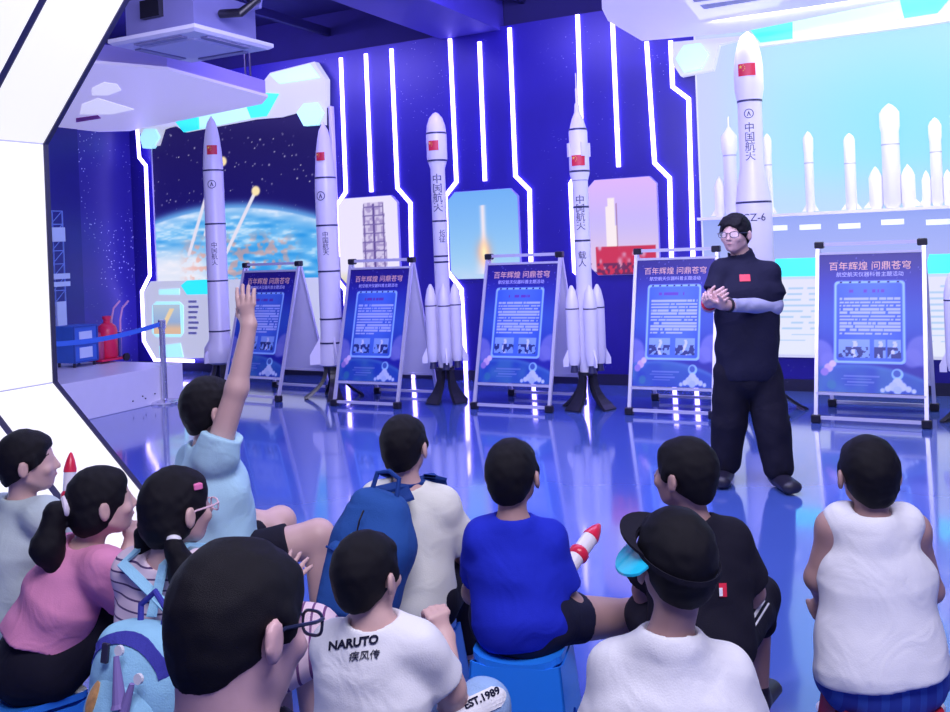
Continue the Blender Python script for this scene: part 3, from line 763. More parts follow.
# ---------------------------------------------------------------- rocket gallery display (right)
t0 = TH(699, 150)[0]; t1 = 6.6
root = empty('rocket_gallery_display', WX((t0+t1)/2, 0), 'wide cyan lit display wall with white rocket row at the right', 'display')
h_fl = TH(800, 213)[1]; h_top = 3.95; h_bot = TH(800, 357)[1]; h_board = TH(800, 279)[1]
MB().box(WX((t0+t1)/2, (h_bot+h_top)/2, .02), (t1-t0)/2, .02, (h_top-h_bot)/2, (E3, N3, UP)).build('case', M_ORN, root)
def f_sky(U, V):
    c = [.73-.15*np.exp(-((U-.36)/.22)**2-((V-.40)/.4)**2), .89+.01*np.exp(-((U-.5)/.3)**2), .985+0*U]
    c = mixc(c, (.80, .82, .99), sm(.16-U, 0, .16)*.9); c = mixc(c, (.78, .84, 1), sm(.25-V, 0, .25)*.55); return mixc(c, (.55, .75, 1), sm(U, .6, 1)*.2)
pic('sky_panel', lambda u, v: WX(t0+.02+u*(t1-t0-.04), h_fl+v*(h_top-h_fl), .045), f_sky, 90, 60, pic_mat('backlit_print', 1.0), root)
def f_low(U, V):
    c = [.70-.1*V, .73-.06*V, .97+0*U]; c = mixc(c, (.80, .88, 1), sm(.3-V, 0, .3)); return c
pic('caption_panel', lambda u, v: WX(t0+.02+u*(t1-t0-.04), h_board+v*(h_fl-h_board), .045), f_low, 20, 10, pic_mat('backlit_print', 1.0), root)
def f_board(U, V):
    c = [.90+0*U, .92-.02*V, 1.0+0*U]; fr = (V*13) % 1
    dash = (n2(U*60, np.floor(V*13)*3.3+0*U, 1.0, 9) > .30)
    return mixc(c, (.66, .80, .96), (fr > .35)*(fr < .62)*dash*(V > .12)*(V < .90)*(np.abs(((U*4) % 1)-.5) < .40)*.8)
pic('text_board', lambda u, v: WX(t0+.02+u*(t1-t0-.04), h_bot+.03+v*(h_board-h_bot-.03), .047), f_board, 420, 80, pic_mat('backlit_print', 1.0), root)
MB().box(WX((t0+t1)/2, h_fl-.015, .10), (t1-t0)/2, .10, .015, (E3, N3, UP)).build('shelf', M_WHITE, root)
def cyb(u0, u1):
    a = TH(u0, 262)[0]; b_ = TH(u1, 262)[0]; hb = TH(800, 276)[1]; ht = TH(800, 258)[1]
    MB().prism([WX(a, hb, .05), WX(b_, hb, .05), WX(b_, ht, .05), WX(a+.05, ht, .05)], N3*.02).build('cyan_band', M_CYAN, root)
cyb(772, 822); cyb(924, 1010)
ornament([
    ('cornice', [(676, 44), (745, 38), (960, -12), (960, 22), (928, 27), (758, 49), (742, 42), (722, 47), (716, 72), (684, 78), (676, 66)], M_ORN, .10),
    ('cyan_corner', [(752, 31), (795, 22), (795, 41), (763, 45)], M_CYAN, .125), ('pale_band', [(795, 22), (900, 0), (905, 21), (795, 41)], M_CYANP, .12), ('cyan_tip', [(900, 0), (960, -10), (938, 16), (905, 21)], M_CYAN, .125),
    ('pale_hexagon', [(680, 61), (688, 48), (704, 46), (712, 57), (705, 71), (688, 74)], M_CYANP, .135)], root, .03)
area('gallery_fill_light', WX((t0+t1)/2, 3.55, 1.25), WX((t0+t1)/2, 2.4, .1), 4.5, 110, (.95, .95, 1.0), .12)  # added lamp with no fixture, whitens the rockets on the shelf
# captions and the row of white rockets standing on the shelf
def gallery_rocket(u, vt, vb, wpx, kind, label):
    p = WP(u, vb, .11); base = Vector((p.x, p.y, h_fl)); sc = (WP(u, vt, .11).z-h_fl); k = p.y/FPX; r = wpx*k/2
    root = empty('model_rocket', base, label, 'model rocket', 'white rockets on the gallery shelf')
    z = lambda f: f*sc
    fr = r*1.12 if kind in 'fb' else r
    prof = [(0, z(1)), (r*.35, z(.985)), (r*.75, z(.955)), (fr, z(.91)), (fr, z(.78)), (r, z(.73)), (r, z(.05)), (r*.7, z(.0))]
    if kind == 'n': prof = [(0, z(1)), (r*.12, z(.99)), (r*.14, z(.90)), (r*.5, z(.86)), (r*1.2, z(.80)), (r*1.2, z(.66)), (r, z(.62)), (r, z(.05)), (r*.7, 0)]
    MB().lathe(list(reversed(prof)), base, UP, 20).build('body', M_MODEL, root, smooth=True)
    MB().lathe([(r*1.02, 0), (r*1.02, z(.012))], base+UP*z(.60), UP, 20).build('ring', M_GRAYR, root)
    if kind in 'bn':
        for sx, sy in ((-1.75, 0), (1.75, 0)):
            q = base+E3*(sx*r)+N3*(sy*r*.55); rb = r*.78
            MB().lathe([(rb*.8, .0), (rb, z(.06)), (rb, z(.30)), (rb*.6, z(.36)), (.001, z(.41))], q, UP, 16).build('booster', M_MODEL, root, smooth=True)
    for sx in (-1, 1):
        x0 = r*(2.3 if kind in 'bn' else .9); MB().prism([base+E3*(sx*x0)+UP*z(.10), base+E3*(sx*(x0+r*.9))+UP*z(.01), base+E3*(sx*x0)+UP*z(.01)], N3*.012).build('fin', M_MODEL, root)
    # caption plate below the shelf edge
    return root
M_MODEL = mat('model_white', (.86, .85, .90), .35, emit=.0); M_GRAYR = mat('model_grey', (.45, .45, .62), .4)
for a in ((732, 116, 214, 13, 'n', 'needle-tipped white model rocket half hidden by the large flagged rocket'), (770, 133, 217, 8, 'f', 'thin white model rocket right beside the large flagged rocket'),
          (811, 131, 217, 9, 'f', 'thin white model rocket on the shelf with pointed nose and small fins'), (852, 133, 214, 11, 'p', 'plain white cylinder model rocket left of the biggest one'),
          (893, 103, 212, 17, 'b', 'biggest white model rocket on the shelf, with side boosters'), (938, 117, 209, 11, 'b', 'white model rocket with boosters at the right end of the shelf')):
    gallery_rocket(*a)
for u, v in ((778, 227), (811, 226), (850, 225), (893, 221), (938, 221)):
    p = TH(u, v+1); o = MB().box(WX(p[0], p[1], .055), .10, .010, .026, (E3, N3, UP)).build('caption_plate', mat('caption_white', (.85, .9, 1), .4, emit=.6, ecol=(.85, .9, 1)), None, WX(p[0], p[1], .055))
    tag(o, {778: 'small white caption plate just right of the large flagged rocket', 811: 'small white caption plate under the thin pointed model rocket', 850: 'small white caption plate under the plain cylinder model rocket', 893: 'small white caption plate under the biggest model rocket', 938: 'small white caption plate under the rightmost model rocket'}[u], 'caption', 'caption plates under the model rockets')

# ---------------------------------------------------------------- hanging canopies
def canopy(name, label, pts, h, th, extra):
    P_ = [F(u, v, h) for u, v in pts]; c = sum(P_, Vector())/len(P_)
    root = empty(name, (c.x, c.y, h), label, 'ceiling panel')
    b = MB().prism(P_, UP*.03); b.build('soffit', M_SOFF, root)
    b = MB(); n = len(P_)
    inn = [c+(p-c)*.985 for p in P_]
    b.prism([Vector((p.x, p.y, h+.03)) for p in inn], UP*th); b.build('fascia', M_LAVD, root)
    for nm, pp, m, d in extra:
        MB().prism([F(u, v, h-.0) for u, v in pp], UP*-d).build(nm, m, root)
    for p in inn[:4]: MB().cyl(Vector((p.x*.9+c.x*.1, p.y*.9+c.y*.1, h+th)), Vector((p.x*.9+c.x*.1, p.y*.9+c.y*.1, 4.66)), .012, n=8).build('hanger', M_BLACK, root)
    return root
M_PRINTW = mat('print_white', (.9, .88, .95), .5, emit=.55, ecol=(.92, .90, 1)); M_PRINTM = mat('print_magenta', (.55, .1, .4), .5); M_PRINTG = mat('print_grey', (.55, .55, .7), .5)
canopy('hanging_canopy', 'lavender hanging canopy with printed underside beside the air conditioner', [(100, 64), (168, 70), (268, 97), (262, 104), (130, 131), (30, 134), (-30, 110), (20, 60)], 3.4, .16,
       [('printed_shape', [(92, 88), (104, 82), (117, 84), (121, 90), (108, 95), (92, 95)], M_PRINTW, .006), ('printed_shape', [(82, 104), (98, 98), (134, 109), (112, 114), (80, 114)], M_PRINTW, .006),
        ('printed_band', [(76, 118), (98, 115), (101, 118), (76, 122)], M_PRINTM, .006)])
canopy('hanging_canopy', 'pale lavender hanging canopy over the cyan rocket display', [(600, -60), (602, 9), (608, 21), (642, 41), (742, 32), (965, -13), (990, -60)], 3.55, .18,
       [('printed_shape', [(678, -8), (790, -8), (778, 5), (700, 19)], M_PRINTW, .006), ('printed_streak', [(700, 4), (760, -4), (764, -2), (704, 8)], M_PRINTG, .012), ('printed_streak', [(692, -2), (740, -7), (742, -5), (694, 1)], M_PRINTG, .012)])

# ---------------------------------------------------------------- air conditioner
ac = F(193, 48, 3.3); root = empty('air_conditioner', (ac.x, ac.y, 3.3), 'ceiling cassette air conditioner with square white grille above the canopy', 'air conditioner')
AX = (E3, N3, UP)
def sq(c, h, z): return [c+E3*(x*h)+N3*(y*h)+UP*z for x, y in ((-1, -1), (1, -1), (1, 1), (-1, 1))]
MB().loft([sq(ac, .43, .0), sq(ac, .46, .02), sq(ac, .46, .05), sq(ac, .40, .06)]).build('fascia_panel', M_WHITE, root)
MB().loft([sq(ac, .26, -.012), sq(ac, .28, .01)]).build('intake_grille', mat('grille_lavender', (.72, .69, .84), .5), root)
for k in range(4):
    d = (E3, N3, -E3, -N3)[k]; s_ = (N3, E3, N3, E3)[k]
    MB().box(ac+d*.355+UP*.0, .25, .035, .012, (s_, d, UP)).build('louver', mat('louver_grey', (.30, .28, .45), .5), root)
M_ACB = mat('ac_body', (.30, .29, .62), .4, metal=.3, noise=.1, nscale=6)
MB().box(ac+UP*.21, .36, .36, .15, AX).build('body', M_ACB, root)
bx = MB().box(ac+UP*.25-E3*.05+N3*.38, .10, .03, .07, AX); bx.build('junction_box', M_BLACK, root)
pp = MB().tube([ac+E3*.40+UP*.2+N3*.1, ac+E3*.60+UP*.18+N3*.1, ac+E3*.68+UP*.28, ac+E3*.68+UP*.8], .035, 10); pp.build('pipe', M_BLACK, root, smooth=True)
pp = MB().tube([ac+E3*.40+UP*.28-N3*.15, ac+E3*.58+UP*.28-N3*.15, ac+E3*.62+UP*.5-N3*.15, ac+E3*.62+UP*1.37-N3*.15], .022, 10); pp.build('pipe', M_ACB, root, smooth=True)
for x, y in ((-.33, -.33), (.33, -.33), (.33, .33), (-.33, .33)): MB().cyl(ac+E3*x+N3*y+UP*.3, ac+E3*x+N3*y+UP*1.38, .008, n=6).build('hanger', M_BLACK, root)

# ---------------------------------------------------------------- lit gateway on the left
g0 = P(57, 382, 5.5); g0.z = 0
GA = lambda a, s, z: g0+E3*a+N3*s+UP*z
zl, zu = P(57, 382, 5.5).z, P(54, 144, 5.5).z
root = empty('lit_gateway', GA(.3, .4, 0), 'white backlit angular gateway with black edges along the left side', 'gateway')
prof = [(1.05*(zl/.90), 0.0), (0.0, zl), (0.0, zu), (1.75, zu+1.05*1.75)]
prof[3] = (1.75, zu+1.05*1.75)
ztop = 4.6; prof[3] = ((ztop-zu)/1.05, ztop)
def outw(i):
    a = Vector(prof[i]); b = Vector(prof[i+1]); d = (b-a).normalized(); return Vector((-abs(d.y), d.x if d.y > 0 else -d.x)) if False else Vector((-d.y, d.x))
def panel(i, s0, s1, m, name, th=.06, lift=0.0):
    a = Vector(prof[i]); b = Vector(prof[i+1]); d = (b-a).normalized(); n = Vector((-d.y, d.x))
    if n.x > 0: n = -n
    q = [a-n*lift, b-n*lift, b+n*th, a+n*th]
    return MB().prism([GA(p.x, s0, p.y) for p in q], N3*(s1-s0)).build(name, m, root)
for i in range(3):
    panel(i, .03, .455, M_PORTAL, 'light_panel'); panel(i, .50, .78, M_PORTAL, 'light_panel'); panel(i, .80, 1.6, M_PORTALB, 'light_panel')
    panel(i, .0, .03, M_DARK, 'edge_trim', .07, .008); panel(i, .455, .50, M_DARK, 'joint_trim', .08, -.004); panel(i, .78, .80, M_DARK, 'joint_trim', .08, -.004)
for i in (1, 2):
    a = Vector(prof[i]); sb = MB().bar(GA(a.x-.001, .03, a.y), GA(a.x-.001, .455, a.y), .008, .008); sb.build('seam', mat('seam_grey', (.45, .45, .55), .5), root)
# ---------------------------------------------------------------- big rocket models on the floor
def wrap_text(name, body, size, z, r, ang, parent, base, vertical=True, m=None, bold=0.0):
    """lettering wrapped round a body of radius r; ang turns it round the axis (0 faces the viewer)"""
    txt = '\n'.join(body) if vertical else body
    V, Fc = text_mesh(txt, size, bold, 'CENTER', .92); W = []
    for v in V:
        a = ang+v.x/r; W.append(base+Vector((math.sin(a)*(r+.003), -math.cos(a)*(r+.003), z+v.y)))
    return mk(name, W, Fc, m or M_NAVYLINE, parent)
def wrap_flag(r, z, w, h, ang, parent, base):
    def patch(nm, x0, x1, z0, z1, d, m, poly=None):
        n = 8; pts = []; Fc = []
        for j in range(2):
            for i in range(n+1):
                a = ang+(x0+(x1-x0)*i/n)/r; pts.append(base+Vector((math.sin(a)*(r+d), -math.cos(a)*(r+d), z+(z0, z1)[j])))
        for i in range(n): Fc.append((i, i+1, n+2+i, n+1+i))
        return mk(nm, pts, Fc, m, parent)
    fl_ = patch('flag', -w/2, w/2, -h/2, h/2, .003, M_RED)
    def star(cx, cz, s_):
        pts = []
        for i in range(10):
            q = s_*(1 if i % 2 == 0 else .42); a = math.pi/2+i*math.pi/5; an = ang+(cx+q*math.cos(a))/r
            pts.append(base+Vector((math.sin(an)*(r+.0045), -math.cos(an)*(r+.0045), z+cz+q*math.sin(a))))
        mk('star', pts, [tuple(range(10))], M_GOLD, fl_)
    star(-w*.33, h*.24, h*.16)
    for x, zz in ((-.17, .38), (-.09, .22), (-.09, .06), (-.17, -.06)): star(w*x, h*zz, h*.06)
def emblem(r, z, s_, ang, parent, base):
    pts = []; n = 24
    W = lambda x, y: base+Vector((math.sin(ang+x/r)*(r+.003), -math.cos(ang+x/r)*(r+.003), z+y))
    V = []; Fc = []
    for i in range(n):
        a = 2*math.pi*i/n; V += [W(s_*math.cos(a), s_*math.sin(a)), W(s_*.84*math.cos(a), s_*.84*math.sin(a))]
    for i in range(n): j = (i+1) % n; Fc.append((2*i, 2*i+1, 2*j+1, 2*j))
    k = len(V); V += [W(0, s_*.62), W(-s_*.42, -s_*.5), W(-s_*.22, -s_*.5), W(0, s_*.1), W(s_*.22, -s_*.5), W(s_*.42, -s_*.5)]
    Fc += [(k, k+1, k+2, k+3), (k, k+3, k+4, k+5)]
    mk('emblem', V, Fc, M_NAVYLINE, parent)
def stand(base, top, r_top, r_bot, parent, n=4, rot=.4):
    """black stand: ring under the engine and curved flaring feet"""
    MB().cyl(base+UP*(top-.03), base+UP*top, r_top*1.05, n=20).build('stand_ring', M_BLACK, parent)
    for k in range(n):
        a = rot+2*math.pi*k/n; d = Vector((math.cos(a), math.sin(a), 0)); t = Vector((-d.y, d.x, 0)); R = []
        for i in range(9):
            f = i/8; z = top-.02-(top-.02-.015)*f; x = r_top*.75+(r_bot-r_top*.75)*(f**2.4); wd = .030+.055*f**2; th = .02
            R.append([base+d*(x+sx*th)+t*(sy*wd)+UP*z for sx, sy in ((-1, -1), (1, -1), (1, 1), (-1, 1))])
        R.append([p-UP*.015 if True else p for p in R[-1]])
        MB().loft(R).build('stand_foot', M_BLACK, parent)
def rocket(u, v, label, prof, rings, rb, zb, st, flag=None, text=None, emb=None, boosters=None, fins=None, extra=None):
    base = F(u, v); base.z = 0
    root = empty('rocket_model', base, label, 'rocket model', 'large rocket models on black stands')
    MB().lathe(prof, base, UP, 36).build('body', M_ROCKET, root, smooth=True)
    for z, r in rings: MB().lathe([(r, 0), (r, .018)], base+UP*(z-.009), UP, 36).build('ring', M_NAVYLINE, root)
    face = math.atan2(-base.x, base.y)*-1.0     # side turned to the camera
    A = -math.atan2(base.x, base.y)
    if flag: z, r, w_, h_, da = flag; wrap_flag(r, z, w_, h_, A+da, root, base)
    if text:
        for body, size, z, r, da, vert in text: wrap_text('lettering', body, size, z, r, A+da, root, base, vert)
    if emb: z, r, s_, da = emb; emblem(r, z, s_, A+da, root, base)
    if boosters:
        n, rr, dist, z0, z1, rot = boosters
        for k in range(n):
            a = rot+2*math.pi*k/n; q = base+Vector((math.cos(a), math.sin(a), 0))*dist
            b = MB().lathe([(rr*.72, z0), (rr*.9, z0+.05), (rr, z0+.09), (rr, z1-.22), (rr*.97, z1-.17), (rr*.62, z1-.06), (rr*.2, z1-.005), (.001, z1)], q, UP, 24).build('booster', M_ROCKET, root, smooth=True)
            MB().lathe([(rr*1.01, 0), (rr*1.01, .012)], q+UP*(z1-.23), UP, 24).build('booster_ring', M_NAVYLINE, b)
            MB().cyl(q+UP*(z0-.07), q+UP*z0, rr*.62, rr*.45, 18).build('nozzle', M_NAVYLINE, b)
            d = (q-base).normalized(); t = Vector((-d.y, d.x, 0))*.008
            MB().prism([q+d*rr*.9+UP*(z0+.16)-t, q+d*(rr*.9+.055)+UP*(z0+.05)-t, q+d*(rr*.9+.055)+UP*(z0-.01)-t, q+d*rr*.9+UP*(z0-.01)-t], t*2).build('booster_fin', M_ROCKET, b)
    if fins:
        n, r0, r1, z0, z1, rot = fins
        for k in range(n):
            a = rot+2*math.pi*k/n; d = Vector((math.cos(a), math.sin(a), 0)); t = Vector((-d.y, d.x, 0))*.01
            MB().prism([base+d*r0+UP*z1-t, base+d*r1+UP*(z0+.10)-t, base+d*r1+UP*z0-t, base+d*r0+UP*z0-t], t*2).build('fin', M_ROCKET, root)
    if extra: extra(root, base)
    stand(base, st[0], st[1], st[2], root, 4, st[3])
    return root, base
def ogive(r, z0, z1, k=8, tip=.06):
    return [(r*math.sqrt(max(0, 1-(i/k)**2))*(1-.12*i/k) if i < k else .001, z0+(z1-z0)*(i/k)) for i in range(k+1)]
# 1: plain rocket at the far left
rocket(222, 389, 'large white rocket with dark rings standing before the earth display', [(.10, .30), (.17, .33), (.19, .40), (.185, .50), (.125, .60), (.118, 2.35)]+[(.118, 2.6)]+ogive(.118, 2.62, 3.28),
       [(2.62, .122), (1.98, .122), (1.30, .123), (.70, .126)], .12, .3, (.34, .10, .30, .5), flag=(2.86, .108, .12, .11, -.05), emb=(2.45, .119, .05, -.2), text=[('中国航天', .075, 1.62, .119, -.2, True)],
       fins=(4, .17, .23, .33, .50, .9))
rocket(334, 397, 'white rocket with a long ogive nose between first and second poster boards', [(.10, .34), (.14, .36), (.13, .55), (.118, .70), (.118, 2.2)]+ogive(.118, 2.25, 3.02),
       [(2.40, .117), (1.88, .121), (1.38, .121), (.86, .121), (.60, .132)], .12, .3, (.36, .10, .30, .2), flag=(2.63, .105, .10, .09, -.45), emb=(2.2, .119, .05, -.5), text=[('中国航天', .07, 1.68, .119, -.2, True)],
       fins=(4, .13, .25, .37, .66, .35))
rocket(447, 402, 'slim white rocket with round bulbous nose and four boosters, left of the flame picture', [(.06, .34), (.075, .38), (.075, 2.40), (.105, 2.50), (.106, 2.74), (.095, 2.84), (.068, 2.92), (.03, 2.965), (.001, 2.98)],
       [(2.48, .102), (2.76, .106), (1.86, .077), (1.50, .077), (1.44, .077)], .075, .3, (.36, .09, .20, .78), flag=(2.63, .107, .11, .10, -.35), text=[('中国航天', .105, 2.14, .077, -.15, True), ('长征', .07, 1.70, .077, .25, True)],
       boosters=(4, .062, .125, .42, 1.22, .10))
def spire(root, base):
    MB().lathe([(.03, 0), (.022, .10), (.012, .12), (.012, .25), (.006, .26), (.005, .40)], base+UP*2.80, UP, 14).build('escape_tower', M_ROCKET, root, smooth=True)
    for k in range(4):
        a = .3+k*math.pi/2; d = Vector((math.cos(a), math.sin(a), 0)); t = Vector((-d.y, d.x, 0))*.02
        MB().prism([base+d*.092+UP*2.53-t, base+d*.112+UP*2.53-t, base+d*.112+UP*2.40-t, base+d*.092+UP*2.40-t], t*2).build('grid_fin', M_ROCKET, root)
rocket(589, 408, 'white rocket with needle tip and boosters beside the red launch pad picture', [(.06, .32), (.075, .36), (.075, 1.6), (.075, 2.16), (.095, 2.24), (.096, 2.48), (.088, 2.50), (.088, 2.64), (.055, 2.76), (.03, 2.82), (.001, 2.83)],
       [(2.26, .097), (2.66, .086), (1.60, .077), (2.18, .079), (1.92, .077)], .075, .3, (.35, .09, .24, .78), flag=(2.36, .098, .13, .10, -.1), text=[('中国航天', .09, 1.86, .077, -.1, True), ('载人', .08, 1.42, .077, -.1, True)],
       boosters=(4, .064, .13, .42, 1.18, .25), extra=spire)
rocket(762, 411, 'largest white rocket with a red flag behind the standing man', [(.13, .36), (.16, .40), (.158, 1.72), (.153, 1.90), (.107, 2.20), (.106, 2.78), (.128, 2.90), (.128, 3.05)]+ogive(.128, 3.08, 3.42),
       [(2.79, .110), (1.88, .156), (1.10, .161)], .16, .36, (.40, .12, .38, .1), flag=(3.06, .130, .155, .11, -.12), emb=(2.67, .108, .042, -.1), text=[('中国航天', .092, 2.415, .108, -.1, True), ('CZ-6', .095, 1.74, .158, .0, False)])
rocket(975, 424, 'white rocket fin showing at the right edge beyond the last poster board', [(.06, .34), (.075, .38), (.075, 1.6), (.075, 2.3)]+ogive(.095, 2.35, 2.9), [(1.5, .077)], .075, .3, (.36, .09, .22, .78),
       boosters=(4, .062, .13, .42, 1.22, 2.6))

# ---------------------------------------------------------------- poster boards on A-frames
M_POST = pic_mat('poster_print', 0.0, .45)
M_TITLE = mat('title_print', (.95, .55, .42), .5); M_SUB = mat('subtitle_print', (.62, .62, .98), .5)
def f_poster(seed):
    def fn(U, V):
        asp = 1.42; rg = np.random.RandomState(seed)
        c = [.16+.12*np.exp(-((V-.55)/.3)**2), .14+.36*np.exp(-((V-.52)/.26)**2), .66+.24*np.exp(-((V-.5)/.35)**2)]
        c = mixc(c, (.20, .10, .55), sm(V, .78, 1)*.7)
        cl = n2(U*1.2, V*asp, 8, 2+seed)
        for x, y, r in ((.0, .27, .15), (.10, .22, .09), (1.0, .30, .16), (.9, .25, .10)): c = mixc(c, (.72, .74, .99), sm(r-np.hypot(U-x, (V-y)*asp), -.015, .03)*.85)
        for k in range(40):
            x, y = rg.rand(), .78+.22*rg.rand(); c = mixc(c, (.7, .7, 1), (np.hypot(U-x, (V-y)*asp) < .006)*.8)
        d = np.hypot(U-.35, (V+.95)*asp); c = mixc(c, (.16+.2*cl, .38+.3*cl, .86), sm(1.62-d, -.01, .02)); c = mixc(c, (.45, .8, .95), np.exp(-((d-1.62)/.02)**2)*.7)
        c = mixc(c, (.30, .75, .80), sm(.05-np.hypot(U-.13, (V-.05)*asp), -.01, .02)*.8)
        for k, (a, b) in enumerate(((.25, .115), (.22, .095), (.28, .075), (.26, .055))): c = mixc(c, (.75, .85, 1), (np.abs(V-b) < .004)*(U > a)*(U < a+.34-.04*k)*.7)
        c = [q*.66 for q in c[:2]]+[c[2]*.80]
        # astronauts
        for bx, by, r, col in ((.76, .135, .055, (.62, .82, .95)), (.76, .075, .05, (.80, .85, .95)), (.72, .05, .045, (.76, .82, .94)), (.80, .05, .045, (.80, .85, .95)), (.67, .035, .03, (.80, .85, .95)), (.62, .022, .022, (.76, .82, .95)), (.86, .035, .03, (.80, .85, .95)), (.91, .022, .022, (.80, .85, .95)), (.76, .025, .04, (.70, .78, .92)), (.10, .17, .045, (.85, .70, .88)), (.14, .20, .035, (.9, .8, .95)), (.06, .14, .04, (.6, .5, .8))):
            c = mixc(c, col, sm(r-np.hypot(U-bx, (V-by)*asp), -.008, .008))
        c = mixc(c, (.25, .38, .70), sm(.035-np.hypot(U-.755, (V-.14)*asp), -.006, .006))
        # inner notice with a pale border
        def rb(x0, x1, y0, y1, r): 
            qx = np.abs(U-(x0+x1)/2)-(x1-x0)/2+r; qy = (np.abs(V-(y0+y1)/2)-(y1-y0)/2)*asp+r
            return np.hypot(np.maximum(qx, 0), np.maximum(qy, 0))+np.minimum(np.maximum(qx, qy), 0)-r
        R = rb(.15, .84, .205, .80, .04); c = mixc(c, (.62, .80, 1.0), sm(-R, -.004, .006)); R2 = rb(.175, .815, .222, .783, .03)
        inn = [.16+.08*V, .31+.10*V, .74+.06*V]; inn = mixc(inn, (.42, .60, .98), sm(.45-np.abs(U-.5), .0, .4)*.45)
        inn = mixc(inn, (.42, .22, .68), (np.abs(V-.725) < .010)*(n2(U*30, 0*V, 2, 3+seed) > .35)*(np.abs(U-.47) < .17)*.9)
        ln = (V-.405)/.275; row = np.floor(ln*11); fr = (ln*11) % 1
        txt = (ln > 0)*(ln < 1)*(np.abs(fr-.5) < .30)*(U > .205)*(U < .79)*(n2(U*50, row*2.7+0*U, 1.2, 20+seed) > .22)*(1-(row == 0)*(U > .52+.1*(seed % 3)))
        inn = mixc(inn, (.80, .84, 1.0), txt*.85)
        for j, (x0, x1) in enumerate((((.20, .47), (.53, .78)) if seed % 2 else ((.20, .50), (.54, .65), (.67, .79)))):
            bx = (U > x0)*(U < x1)*(V > .245)*(V < .375); ph = [.45+.3*V, .62+.2*V, .92+0*U]
            ph = mixc(ph, (.85, .88, .98), (np.abs(U-(x0+x1)/2-.012*np.sin(V*60)) < .018)*(V < .365)); ph = mixc(ph, (.14, .20, .48), (n2(U*4, V*5, 9, 30+seed+j) > .52)*(V < .32))
            inn = mixc(inn, ph[0] if 0 else (0, 0, 0), bx*0); inn = [i_*(1-bx)+p_*bx for i_, p_ in zip(inn, ph)]
        c = [a_*(1-sm(-R2, -.004, .006))+b_*sm(-R2, -.004, .006) for a_, b_ in zip(c, inn)]
        for k in range(7): c = mixc(c, (.07, .07, .30), (np.hypot(U-.22-k*.092, (V-.79)*asp) < .012))
        return c
    return fn
def easel(pl, pr, label, seed, hgt=1.5, dep=.84, lean_x=0.0):
    L = F(*pl); R = F(*pr); L.z = R.z = 0
    x = (R-L); wd = x.length; x.normalize(); y = Vector((-x.y, x.x, 0))     # y points away from the viewer
    base = (L+R)/2+y*dep/2; root = empty('poster_stand', base, label, 'poster stand', 'poster boards on white A-frames')
    hw = wd/2; G = lambda a, b, z: base+x*a+y*b+UP*z
    fr = lambda z: -dep/2*(1-z/hgt)              # front plane offset at height z
    bk = lambda z: dep/2*(1-z/hgt)
    def frame(fn_, name, top):
        m = MB()
        for s_ in (-1, 1): m.bar(G(s_*hw, fn_(.02), .02), G(s_*hw, fn_(hgt-.03), hgt-.03), .030, .026, x)
        m.bar(G(-hw, fn_(.045), .045), G(hw, fn_(.045), .045), .026, .030, UP); m.bar(G(-hw, fn_(.24), .24), G(hw, fn_(.24), .24), .022, .030, UP)
        if top: m.bar(G(-hw, fn_(hgt-.02), hgt-.02), G(hw, fn_(hgt-.02), hgt-.02), .03, .03, UP)
        m.bar(G(-hw, fn_(hgt-.10), hgt-.10), G(hw, fn_(hgt-.10), hgt-.10), .02, .026, UP)
        return m.build(name, M_ALU, root)
    frame(fr, 'front_frame', True); frame(bk, 'back_frame', False)
    for s_ in (-1, 1):
        for fn_ in (fr, bk): MB().box(G(s_*hw, fn_(.035), .035), .038, .03, .034, (x, y, UP), .008).build('corner_cap', M_BLACK, root)
        MB().box(G(s_*(hw-.012), 0, hgt-.025), .038, .036, .030, (x, y, UP), .008).build('corner_cap', M_BLACK, root)
    z0, z1 = .255, hgt-.11; nb = Vector((0, 0, 0))+y*-1
    n = (y*-1*hgt+UP*(dep/2)).normalized()
    pw = hw-.017
    A = G(-pw, fr(z0), z0)+n*.004
    to3 = lambda u, v: G(-pw+2*pw*u, fr(z0+(z1-z0)*v), z0+(z1-z0)*v)+n*.004
    upv = (G(0, fr(z1), z1)-G(0, fr(z0), z0)); ph = upv.length; upv.normalize()
    bd = MB().prism([to3(0, 0)-n*.004, to3(1, 0)-n*.004, to3(1, 1)-n*.004, to3(0, 1)-n*.004], -n*.008).build('backing_board', M_WHITE, root)
    po = pic('poster', to3, f_poster(seed), 120, 170, M_POST, root)
    c = to3(.5, .905)+n*.002; sz = 2*pw*.098
    text_flat('title_lettering', '百年辉煌 问鼎苍穹', sz, c, x, upv, M_TITLE, po, .0035, .001)
    text_flat('subtitle_lettering', '航空航天仪器科普主题活动', sz*.56, to3(.5, .845)+n*.002, x, upv, M_SUB, po, .001, .001)
    nb = (y*hgt+UP*(dep/2)).normalized()
    q = [G(-pw, bk(z0), z0), G(pw, bk(z0), z0), G(pw, bk(z1), z1), G(-pw, bk(z1), z1)]
    MB().prism(q, -nb*.008).build('back_board', M_LAV, root)
    return root
easel((223, 398), (278, 402), 'poster board farthest left on white A-frame, half behind the raised hand', 1)
easel((334, 406), (397, 409), 'poster board on white A-frame between the ogive-nosed and bulb-nosed rockets', 3)
easel((474, 409), (549, 413), 'poster board on white A-frame under the flame picture, left of needle-tipped rocket', 5)
easel((629, 415), (713, 419), 'poster board on white A-frame partly behind the standing man', 7, 1.5)
easel((816, 423), (927, 429), 'poster board on white A-frame nearest the camera, right of the standing man', 2, 1.5)

